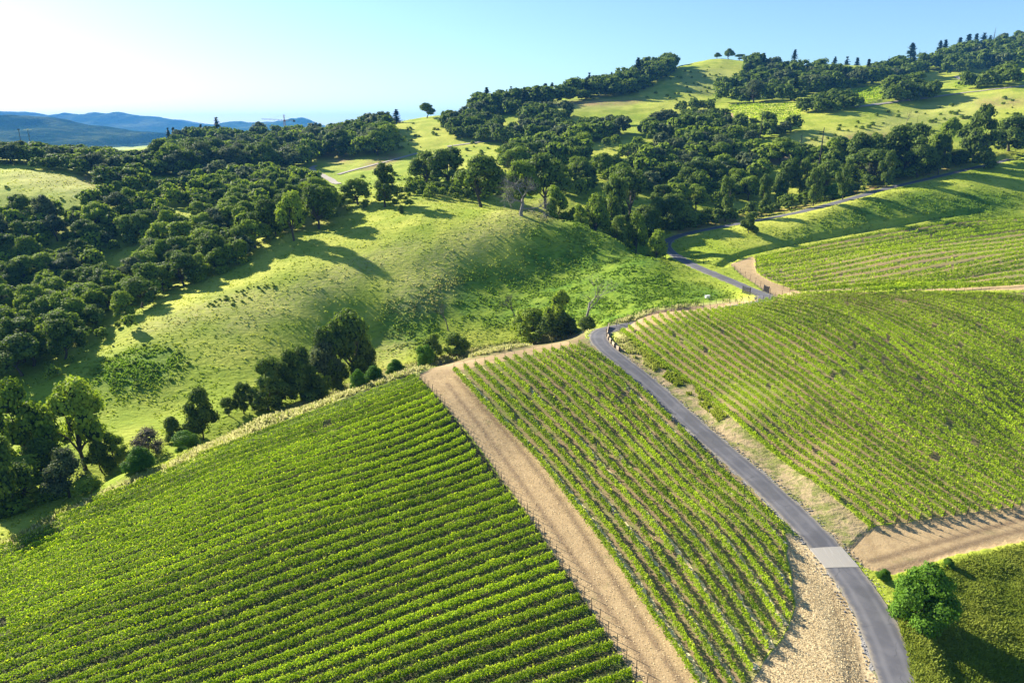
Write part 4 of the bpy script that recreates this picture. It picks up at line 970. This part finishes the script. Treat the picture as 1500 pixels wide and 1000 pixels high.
def pole_tree(seed, r=.2):
    rng = np.random.default_rng(seed); mb = MB(); z = np.linspace(-.5, 10, 9); mb.tube(np.stack([rng.normal(0, .03, 9).cumsum(), rng.normal(0, .03, 9).cumsum(), z], -1), np.linspace(r, r*.35, 9), 7)
    B = MB()
    for i in range(10):
        a = rng.uniform(0, 2*PI); h_ = rng.uniform(3, 9.4); l = rng.uniform(.3, 1.1); B.tube(np.array([(0,0,h_), (l*.6*math.cos(a), l*.6*math.sin(a), h_+.05), (l*math.cos(a), l*math.sin(a), h_ + rng.uniform(-.2,.3))]), [.06,.04,.02], 4)
    return mb.mesh('charred_trunk', M['char']), B.mesh('charred_stubs', M['char'])
PT = [pole_tree(i) for i in (1, 2, 3)]
for i, (u, vt, vb, Y, lab) in enumerate([(1207,187,236,325,'tallest charred trunk standing above the roadside wood'),(1175,196,226,350,'short charred trunk left of the tallest one'),(1117,168,226,370,'charred trunk at the left, beside the dark band of oaks'),
        (1092,160,190,440,'thin charred trunk in front of the small hillside vineyard'),(1064,228,262,350,'charred trunk among grey trees behind the knoll wood'),(1345,170,190,400,'bare thin pole on the pale hillside')]):
    single('charred_tree', [('trunk', PT[i % 3][0]), ('stubs', PT[i % 3][1])], u, vt, vb, lab, 'tree', Y=Y, rz=i)
DF = [fir(240 + i, True) for i in range(2)]
for i, (u, vt, vb, Y, lab) in enumerate([(1459,40,74,925,'tall thin dead conifer right of the skyline cluster'),(1484,50,66,905,'dead conifer second from the right end of the skyline'),(1492,47,64,900,'dead conifer last on the right end of the skyline'),
        (1475,52,70,910,'short dead conifer between the thin tall one and the right end'),(1348,72,92,935,'dead conifer right of the leaning-topped conifer'),(1357,74,90,938,'small dead conifer left of the twin conifers'),(1397,66,86,936,'dead conifer between the twins and the skyline cluster'),(1303,82,104,930,'thin dead conifer on the saddle of the right skyline'),(1282,88,110,935,'short dead conifer low on the saddle of the right skyline')]):
    single('dead_conifer', [('trunk', DF[i % 2][1])], u, vt, vb, lab, 'tree', Y=Y, rz=i)

# ------------------------------------------------------------------ gate, fence, wall, boxes, shed, rock, masts, crane
def P3(u, v): return unproj(u, v)[0]
def bar(mb, a, b, r, k=5): mb.tube(np.array([a, b]), [r, r], k)
def gate_leaf(a, b, hgt, label):
    a, b = np.array(a), np.array(b); o = tag(empty('gate_leaf', a), label, 'gate'); d = b - a; up = np.array([0, 0, 1.])
    for q in (np.zeros(3), d):
        m = MB(); m.tube(np.array([q - up*.3, q + up*(hgt+.15)]), [.09, .09], 8); ob('gate_post', m.mesh('gate_post', M['steel']), o)
    m = MB()
    for z in (.15, hgt): bar(m, d*.04 + up*z, d*.96 + up*z, .05)
    for f in (.04, .96): bar(m, d*f + up*.15, d*f + up*hgt, .05)
    ob('gate_frame', m.mesh('gate_frame', M['steel']), o)
    m = MB()
    for i in range(26): bar(m, d*(.06+.88*i/25) + up*.16, d*(.06+.88*i/25) + up*(hgt-.02), .022, 4)
    for i in range(7): bar(m, d*.05 + up*(.15+(hgt-.15)*(i+1)/8), d*.95 + up*(.15+(hgt-.15)*(i+1)/8), .018, 4)
    ob('gate_mesh', m.mesh('gate_mesh', M['steel']), o)
gate_leaf(P3(1087.5, 429), P3(1098.5, 432.5), 1.75, 'dark open gate leaf with two posts on the left side of the road')
gate_leaf(P3(1118.5, 427), P3(1126, 430), 1.65, 'dark open gate leaf on the dirt on the right side of the road')
def fence(pts, n, label, hgt=1.5, wires=(.4, .8, 1.2, 1.45)):
    q = dens(pts, n); p = unproj(q[:,0], q[:,1]); o = tag(empty('wire_fence', p[0]), label, 'fence')
    m = MB(); m.tube(np.array([(0,0,-.3),(0,0,hgt)]), [.045,.045], 5); pm_ = m.mesh('fence_post', M['post'])
    for i in range(n): c = ob('post', pm_, o); c.location = p[i] - p[0]
    m = MB()
    for w_ in wires: m.tube(p - p[0] + np.array([0,0,w_]), np.full(n, .008), 3)
    ob('wire', m.mesh('fence_wire', M['post']), o)
fence([(903,479),(916,470),(933,465),(951,461),(980,456),(1010,451),(1040,447),(1070,443),(1096,441)], 22, 'wire fence of thin dark posts on the grass verge above the domed right block')
fence([(1128,431),(1104,412),(1082,400),(1068,392)], 9, 'thin wire fence between the gate and the grassy bank')
wl = [(892,479),(889.5,487),(890,493),(892.5,498),(896,503),(901,509),(908,514)]
p = unproj(*np.array(wl).T); o = tag(empty('retaining_wall', p[0]), 'low retaining wall of pale boards and dark posts inside the road bend', 'wall')
for i in range(len(p) - 1):
    a, b = p[i] - p[0], p[i+1] - p[0]; m = MB(); L_ = float(np.hypot(*(b-a)[:2])); m.box((a+b)/2 + np.array([0,0,.28]), (L_/2*.98, .07, .42), math.atan2(b[1]-a[1], b[0]-a[0])); ob('board', m.mesh('wall_board', M['wood']), o)
for i in range(len(p)):
    m = MB(); m.tube(np.array([p[i]-p[0]+np.array([-.12,-.12,-.2]), p[i]-p[0]+np.array([-.12,-.12,.88])]), [.17,.16], 8); ob('post', m.mesh('wall_post', M['darkwood']), o)
q = P3(1036, 438); o = tag(empty('utility_box', q, .3), 'small white box on short legs in the grass near the gate', 'box')
m = MB(); m.box((0,0,.62), (.55,.32,.28)); ob('housing', m.mesh('box_housing', M['white']), o)
m = MB(); m.box((0,0,.93), (.62,.38,.03)); ob('lid', m.mesh('box_lid', M['white']), o)
for sx in (-1, 1):
    for sy in (-1, 1): m = MB(); m.tube(np.array([(sx*.45,sy*.25,-.2),(sx*.45,sy*.25,.35)]), [.05,.05], 6); ob('leg', m.mesh('box_leg', M['steel']), o)
q = at_y(788, 214, 425); o = tag(empty('shed', (q[0], q[1], q[2] - 1.4), .35), 'small dark-roofed shed half hidden in trees beyond the knoll', 'shed')
m = MB(); m.box((0,0,1.3), (2.6,1.9,1.6)); ob('walls', m.mesh('shed_walls', M['wood']), o)
ob('roof', mk('shed_roof', [(-2.9,-2.3,2.8),(2.9,-2.3,2.8),(2.9,0,4.0),(-2.9,0,4.0),(2.9,2.3,2.8),(-2.9,2.3,2.8),(-2.9,-2.3,2.65),(2.9,-2.3,2.65),(2.9,2.3,2.65),(-2.9,2.3,2.65)], [(0,1,2,3),(3,2,4,5),(6,7,1,0),(8,9,5,4)], M['roof']), o)
m = MB(); m.box((0,-1.92,.7), (.5,.04,.95)); ob('door', m.mesh('shed_door', M['darkwood']), o)
q = P3(1207, 155); iv, it = icos(3); r_ = 1 + .5 * np.array([fbm(np.array([v[0]*1.4+v[2]]), np.array([v[1]*1.4-v[2]]), 4, 4)[0] for v in iv])
tag(link(bpy.data.objects.new('boulder', mk('boulder', iv * r_[:, None] * np.array([1.9, 1.6, 2.6]), None, M['rock'], False, T=it))), 'pale upright boulder among dark trees on the right hillside', 'rock').location = (q[0], q[1], q[2] + .9)
for i, (u, v, lab, wd) in enumerate([(40.5, 190, 'thin pole with a white crosspiece above the left woods', 1), (27, 190, 'fainter thin pole left of the pole with a white crosspiece', 0)]):
    x, y, z = at_y(u, v, 470); g = float(H(x, y)); o = tag(empty('pole', (x, y, g)), lab, 'pole')
    m = MB(); m.tube(np.array([(0,0,-.5),(0,0,z-g)]), [.22,.16], 7); ob('shaft', m.mesh('pole_shaft', M['steel']), o)
    m = MB(); m.box((0,0,z-g), (2.5 if wd else .8,.18,.16), .1); m.box((0,0,z-g+.25), (.4,.3,.25)); ob('crosspiece', m.mesh('pole_crosspiece', M['white' if wd else 'steel']), o)
x, y, z = at_y(416.5, 177, 900); g = float(H(x, y)); o = tag(empty('tower_crane', (x, y, g)), 'reddish tower crane rising behind the left wooded hill', 'crane')
def lattice(a, b, w_, n, r):
    m = MB(); a, b = np.array(a, float), np.array(b, float); d = (b - a) / np.linalg.norm(b - a); s_ = np.cross(d, [0, 1, 0]) if abs(d[1]) < .9 else np.array([1., 0, 0]); s_ /= np.linalg.norm(s_); t_ = np.cross(d, s_)
    cs = [(s_*i + t_*j) * w_/2 for i, j in ((-1,-1),(1,-1),(1,1),(-1,1))]
    for c in cs: bar(m, a + c, b + c, r, 4)
    for k in range(n):
        f0, f1 = k / n, (k + 1) / n
        for q in range(4): bar(m, a + (b-a)*f0 + cs[q], a + (b-a)*f1 + cs[(q+1) % 4], r * .6, 3)
    return m
zt = z - g
ob('mast', lattice((0,0,-1),(0,0,zt),1.8,22,.16).mesh('crane_mast', M['crane']), o)
ob('jib', lattice((-1,0,zt+.6),(-29,2,zt+2.2),1.1,18,.10).mesh('crane_jib', M['crane']), o)
ob('counter_jib', lattice((1,0,zt+.6),(13,-1,zt+.4),1.1,7,.12).mesh('crane_counter_jib', M['crane']), o)
m = MB(); m.box((12.4,-1,zt-.2), (1.3,.8,1.2)); ob('counterweight', m.mesh('crane_counterweight', M['steel']), o)
m = MB(); m.box((.9,-.9,zt+.1), (.8,.7,1.0)); ob('cab', m.mesh('crane_cab', M['crane']), o)
ap = lattice((0,0,zt),(0,0,zt+7.2),1.0,5,.13); ob('apex', ap.mesh('crane_apex', M['crane']), o)
m = MB(); bar(m, (0,0,zt+7), (-19,1.3,zt+2.2), .05, 3); bar(m, (0,0,zt+7), (11,-.9,zt+.9), .05, 3); ob('tie_cable', m.mesh('crane_tie', M['crane']), o)

# ------------------------------------------------------------------ grass, straw, stones on the ground
def samp(A, x, y):
    e = np.maximum(y + Y0, 16.5); l = np.log(e); i = np.clip(np.searchsorted(GL, l), 0, len(GL)-1); j = np.clip(((x/e - GR[0]) / (GR[1]-GR[0]) + .5).astype(int), 0, len(GR)-1)
    return A[i, j]
def grass_mat():
    s = NT('grass_blades'); big = s.noise(.013, 3); mid = s.noise(.10, 4); r = s.attr('rnd')
    g = s.mix(s.ss(s.math('ADD', s.math('MULTIPLY', big, .55), s.math('MULTIPLY', mid, .45)), .40, .62), (.21,.28,.021), (.39,.42,.060))
    g = s.mix(s.math('MULTIPLY', s.attr('lush_shade'), .8), g, s.mix(r, (.05,.13,.010), (.15,.26,.018)))
    g = s.mix(s.math('MULTIPLY', s.attr('dry'), s.math('MULTIPLY', r, .9)), g, (.42,.36,.15))
    g = s.mix(s.math('MULTIPLY', s.attr('pale'), s.ss(r, .1, .5)), g, (.50,.47,.20))
    g = s.mix(s.math('MULTIPLY', s.ss(r, .0, .35), -1.0), g, g)
    p = s.n('ShaderNodeBsdfPrincipled'); s.set(p.inputs['Base Color'], g); s.set(p.inputs['Roughness'], .75); s.set(p.inputs['Specular IOR Level'], .15)
    t = s.n('ShaderNodeBsdfTranslucent', Color=g); mx = s.n('ShaderNodeMixShader', i0=.5, i1=p.outputs[0], i2=t.outputs[0]); s.t.links.new(mx.outputs[0], s.out.inputs[0]); return s.m
M['grass'] = grass_mat()
def tufts(name, x, y, hgt, wid, blades, lean=.35, per=None):
    rng = np.random.default_rng(len(x)); n = len(x); X = np.repeat(np.stack([x, y, H(x, y)], -1), blades, 0); hh = np.repeat(hgt, blades) * rng.uniform(.6, 1.25, n*blades); ww = np.repeat(wid, blades)
    X[:, :2] += rng.normal(0, .35, (n*blades, 2)) * ww[:, None]
    a = rng.uniform(0, PI, n*blades); d = np.stack([np.cos(a), np.sin(a), 0*a], -1) * (ww * .5)[:, None]
    tip = np.stack([rng.normal(0, lean, n*blades) * hh, rng.normal(0, lean, n*blades) * hh, hh], -1)
    V = np.stack([X - d - [0,0,.05], X + d - [0,0,.05], X + d*.55 + tip, X - d*.55 + tip], 1).reshape(-1, 3); Q = np.arange(len(V)).reshape(-1, 4)
    at = {k: ('FACE', np.repeat(samp(A, x, y), blades)) for k, A in (('dry', dry), ('lush_shade', lush_shade), ('pale', pale))}; at['rnd'] = ('FACE', np.repeat(rng.random(n), blades) * .6 + rng.random(n*blades) * .4)
    return mk(name, V, Q, M['grass'], False, at)
rng = np.random.default_rng(5)
# meadow tufts: plan density falls with distance
lx = np.exp(rng.uniform(math.log(95), math.log(420), 420000)); rx = rng.uniform(-.82, .82, 420000); gx, gy = rx * lx, lx - Y0
bare = np.maximum.reduce([samp(A, gx, gy) for A in (soil, straw, roadv, vl, vr)])
ok = (bare < .3) & ((gy > 135) | (samp(ROADD, gx, gy) > 5.5) | (gx < 30) ) & (samp(ROADD, gx, gy) > 3.0) & (fbm(gx / 3.0, gy / 3.0, 31, 2) + .12 * rng.normal(size=len(gx)) > -.10)
ok &= rng.random(len(gx)) < .2 + .8 * np.clip(samp(lush_shade, gx, gy) * 1.6, 0, 1)
gx, gy, lx = gx[ok], gy[ok], lx[ok]
pl = samp(pale, gx, gy)
tag(ob('meadow_grass', tufts('meadow_grass', gx, gy, (.08 + lx * .0006) * (1 + 1.2 * pl) * (1 + .6 * samp(lush_shade, gx, gy)), .14 + lx * .0012, 2)), kind='stuff')
# tall grass at the bottom right and on the pale verge
def scatter_in(poly, n):
    p = ipoly(poly) if not isinstance(poly, np.ndarray) else poly; mn, mx = p[:, :2].min(0), p[:, :2].max(0); q = rng.uniform(mn, mx, (n * 3, 2)); q = q[inside(q[:,0], q[:,1], p)][:n]; return q[:,0], q[:,1]
x, y = scatter_in([(1322,852),(1345,846),(1420,818),(1520,792),(1600,780),(1640,1100),(1360,1100),(1330,960),(1310,880)], 30000)
hm = fbm(x / 2.2, y / 2.2, 12, 3); tag(ob('tall_grass', tufts('tall_grass', x, y, np.clip(.24 + .35 * hm, .10, .42), np.full(len(x), .15), 4, .6)), kind='stuff')
x, y = scatter_in([(-60,812),(15,788),(112,736),(240,682),(400,604),(552,543),(620,527),(700,507),(800,487),(838,484),(838,494),(720,518),(640,534),(607,546),(487,588),(319,657),(112,748),(-60,830)], 14000)
tag(ob('verge_grass', tufts('verge_grass', x, y, np.full(len(x), .55), np.full(len(x), .22), 3, .4)), kind='stuff')
x, y = scatter_in([(905,492),(925,498),(960,528),(992,548),(1023,572),(1068,612),(1060,625),(1010,580),(960,545),(925,522),(900,500)], 3000)
k_ = fbm(x / 2, y / 2, 8, 2) > -.1; x, y = x[k_], y[k_]; k_ = samp(ROADD, x, y) > 2.5; x, y = x[k_], y[k_]
tag(ob('roadside_grass', tufts('roadside_grass', x, y, np.full(len(x), .45), np.full(len(x), .2), 3, .4)), kind='stuff')
def straw_mat():
    s = NT('straw'); return s.pbr(s.mix(s.attr('rnd'), (.46,.35,.18), (.80,.67,.40)), .9, None, .1)
M['straw'] = straw_mat()
SX, SY, SR = [], [], []
cr = [r for r in ROWPATHS if r[0] == 'centre']
for a, b in zip(cr[:-1], cr[1:]):   # straw mulch in the alleys, heavier in every second one
    heavy = a[1] % 2 == 0; n = 5000 if heavy else 1800
    qa, _ = resample(a[2], .5); f = rng.random(n); ia = (f * (len(qa) - 1)).astype(int); pa = qa[ia]
    dd = np.argmin(((pa[:, None] - b[2][None, ::3]) ** 2).sum(-1), 1) * 3; pb = b[2][np.minimum(dd, len(b[2]) - 1)]
    w_ = np.clip(.5 + rng.normal(0, .11 if heavy else .16, n), 0, 1)[:, None]; m_ = pa * (1 - w_) + pb * w_; SX.append(m_[:, 0]); SY.append(m_[:, 1])
x, y = scatter_in([(1150,780),(1190,804),(1217,850),(1245,910),(1265,1010),(1230,1080),(1085,1080),(1100,1003),(1126,962),(1152,930),(1168,886),(1159,830)], 14000); SX.append(x); SY.append(y)
x, y = scatter_in([(620,550),(667,543),(722,603),(789,668),(882,787),(954,891),(1032,1010),(1090,1090),(1000,1100),(925,985),(850,870),(775,757),(700,652),(640,580)], 14000); SX.append(x); SY.append(y)
x, y = np.concatenate(SX), np.concatenate(SY); k_ = samp(ROADD, x, y) > 2.6; x, y = x[k_], y[k_]
C = np.stack([x, y, H(x, y) + .05], -1); N = rng.normal(0, .35, C.shape) + [0, 0, 1]
V, Q = leaf_quads(C, N, rng.uniform(.05, .18, len(C)), rng, .3)
for a, b in zip(cr[:-1:2], cr[1::2]):   # the mown strip itself, ragged and broken
    qa, _ = resample(a[2], .5); dd = np.argmin(((qa[:, None] - b[2][None]) ** 2).sum(-1), 1); mid_ = smooth((qa + b[2][dd]) / 2, 8)
    c_ = np.c_[mid_, H(mid_[:,0], mid_[:,1])]; v_, q_, u_ = strip(c_, .33, .0, 4, 0, .16, .8, a[1]); v_[:, 2] = H(v_[:,0], v_[:,1]) + .035
    Q = np.vstack([Q, q_ + len(V)]); V = np.vstack([V, v_])
tag(ob('straw_mulch', mk('straw_mulch', V, Q, M['straw'], False, {'rnd': ('FACE', rng.random(len(Q)))})), kind='stuff')
# stones of the road shoulder and the ditch by the pad
m_ = rng.integers(0, len(rc), 5200); sd = np.where(rng.random(5200) < .6, -1, 1); t_ = np.gradient(rc[:, :2], axis=0); t_ /= np.linalg.norm(t_, axis=1, keepdims=True)
of = sd * (1.9 + np.abs(rng.normal(0, .45, 5200))); x = rc[m_, 0] - t_[m_, 1] * of; y = rc[m_, 1] + t_[m_, 0] * of; k_ = y < 170; x, y = x[k_], y[k_]
iv, it = ICO0; sc_ = rng.uniform(.04, .11, len(x)); V = (iv[None] * rng.uniform(.6, 1.3, (len(x), 12, 1)) * sc_[:, None, None] + np.stack([x, y, H(x, y) + .03], -1)[:, None]).reshape(-1, 3)
T = (it[None] + 12 * np.arange(len(x))[:, None, None]).reshape(-1, 3)
M['stone'] = plain('loose_stone', (.12,.115,.11), (.32,.305,.285), 3, .9)
tag(ob('loose_stones', mk('loose_stones', V, None, M['stone'], False, T=T)), kind='stuff')

# low scrub dotted over the far slopes
SP_ = []
for pl_, n in (([(600,285),(620,230),(700,205),(790,205),(760,240),(690,265)], 40), ([(450,285),(560,250),(600,262),(560,290),(500,300)], 30), ([(1170,225),(1200,190),(1300,165),(1500,140),(1500,170),(1380,200),(1300,215)], 70), ([(560,222),(600,180),(650,182),(650,200),(600,225)], 26), ([(930,145),(1000,105),(1060,95),(1050,150)], 40), ([(0,262),(160,290),(120,330),(0,330)], 8), ([(120,560),(160,500),(270,500),(290,540),(200,585)], 40), ([(300,450),(330,430),(420,405),(430,412),(340,450)], 40)):
    o_ = np.array(pl_, float); UV = rng.uniform(o_.min(0), o_.max(0), (n * 4, 2)); UV = UV[inside(UV[:,0], UV[:,1], o_)][:n]; q_ = unproj(UV[:,0], UV[:,1]); SP_.append(q_[:, :2])
SP_ = np.vstack(SP_); iv_, FV, FQ, FR, off_ = None, [], [], [], 0
BS = [crown('bush', 500 + i, 22, 1.6, 'oak_light', 0, ICO0) for i in range(3)]
for i, (x_, y_) in enumerate(SP_):
    V, Q, T, rn, L = BS[i % 3]; w_ = rng.uniform(.10, .26) * (1 + .5 * (y_ > 300)) * (.45 if y_ < 190 else 1); FV.append(V * [w_, w_, w_ * .6] + [x_, y_, float(H(x_, y_)) - .05]); FQ.append(Q + off_); off_ += len(V); FR.append(np.clip(rn * .5 + .3 * rng.random(), 0, 1))
tag(ob('hill_scrub', mk('hill_scrub', np.vstack(FV), np.vstack(FQ), M['oak_light'], False, {'rnd': ('FACE', np.concatenate(FR))})), kind='stuff')

# ------------------------------------------------------------------ far mountains beyond the ridge
def mountain_mat(name, c1, c2, c3, sc):
    s = NT(name); n = s.noise(sc, 6, .65); m = s.noise(sc * 7, 4, .7)
    c = s.mix(s.ss(n, .42, .6), c1, c2); c = s.mix(s.math('MULTIPLY', s.ss(n, .66, .74), .8), c, c3); c = s.mix(s.math('MULTIPLY', s.ss(m, .4, .65), .6), c, (.02,.035,.015))
    return s.pbr(c, .95, s.bump(m, 1.0, 30), .0)
def mountain(name, D, crest, depth, mat, seed):
    c = np.asarray(crest, float); P = np.array([at_y(u, v, D) for u, v in c])
    xs = np.linspace(P[0, 0], P[-1, 0], 420); zc = np.interp(xs, P[:, 0], P[:, 2]); zc = smooth(np.c_[zc, zc], 3)[:, 0] + fbm(xs / 220, xs * 0 + seed, seed, 5) * D * .006
    ts = np.linspace(-1, 1, 90); X, T_ = np.meshgrid(xs, ts, indexing='ij'); Y = D + T_ * depth
    prof = (1 - np.abs(T_)) ** 1.15
    sp = fbm(X / (depth * .35), Y / (depth * .8), seed, 4)
    Z = -24 + (zc[:, None] + 24) * np.clip(prof * (1 + sp * 1.9 * (1 - prof) ** .7), 0, 1.0) + fbm(X / 60, Y / 60, seed + 3, 2) * 8 * (1 - prof * .3)
    i = np.arange(X.size).reshape(X.shape); Q = np.stack([i[:-1,:-1], i[1:,:-1], i[1:,1:], i[:-1,1:]], -1).reshape(-1, 4)
    tag(ob(name, mk(name, np.stack([X, Y, Z], -1).reshape(-1, 3), Q, mat, True)), kind='structure')
mountain('far_mountains', 6800, [(-500,190),(-300,176),(-120,182),(-60,178),(0,173),(43,164),(70,167),(97,162),(117,168),(153,168),(200,168),(240,172),(290,180),(337,179),(373,180),(403,178),(443,174),(467,179),(482,186),(520,195),(620,210),(700,215)], 2600, mountain_mat('far_mountain', (.03,.06,.03), (.11,.13,.06), (.30,.25,.14), .0016), 11)
mountain('wooded_hills', 3300, [(-600,200),(-300,185),(-150,182),(-60,178),(0,174),(50,171),(73,177),(140,182),(187,188),(233,195),(250,208),(290,214),(360,218),(420,222)], 1100, mountain_mat('wooded_hill', (.02,.04,.02), (.09,.11,.045), (.38,.25,.14), .004), 23)

# ------------------------------------------------------------------ air, sky, sun, camera
SUN_AZ, SUN_EL = math.radians(-50), math.radians(26)
if HAZE:
    mb = MB(); mb.box((0, 5800, 150), (9000, 8200, 182)); 
    s = NT('haze'); v = s.n('ShaderNodeVolumePrincipled'); s.set(v.inputs['Color'], (*HAZE_COL, 1)); s.set(v.inputs['Density'], HAZE); s.set(v.inputs['Anisotropy'], .0)
    s.t.links.new(v.outputs[0], s.out.inputs['Volume']); tag(ob('haze', mb.mesh('haze', s.m)), kind='stuff')
w = bpy.data.worlds.new('World'); scn.world = w; w.use_nodes = True
bg = w.node_tree.nodes['Background']; sk = w.node_tree.nodes.new('ShaderNodeTexSky'); sk.sky_type = 'NISHITA'
sk.sun_disc = False; sk.sun_elevation = SUN_EL; sk.sun_rotation = SUN_AZ; sk.altitude = 100; sk.air_density = 1.0; sk.dust_density = .35; sk.ozone_density = 5.0
w.node_tree.links.new(sk.outputs[0], bg.inputs[0]); bg.inputs[1].default_value = SKY
sl = bpy.data.lights.new('sun', 'SUN'); sl.energy = SUN; sl.angle = math.radians(.53); sl.color = (1.0, .93, .80)
so = link(bpy.data.objects.new('sun', sl)); d = Vector((math.sin(SUN_AZ) * math.cos(SUN_EL), math.cos(SUN_AZ) * math.cos(SUN_EL), math.sin(SUN_EL)))
so.rotation_euler = d.to_track_quat('Z', 'Y').to_euler(); so.location = (-200, 200, 200)
cam = bpy.data.cameras.new('camera'); cam.lens = 24; cam.sensor_width = 36; cam.clip_end = 20000; cam.clip_start = .5
co = link(bpy.data.objects.new('camera', cam)); co.location = (0, 0, CZ); co.rotation_euler = (PI/2 - PITCH, 0, 0); scn.camera = co
vs = scn.view_settings; vs.view_transform = 'Standard'; vs.look = 'None'; vs.exposure = EXPO; vs.gamma = 1
scn.cycles.use_denoising = True; scn.cycles.max_bounces = 6; scn.cycles.diffuse_bounces = 3; scn.cycles.transmission_bounces = 4; scn.cycles.volume_bounces = 1
scn.cycles.sample_clamp_indirect = 6
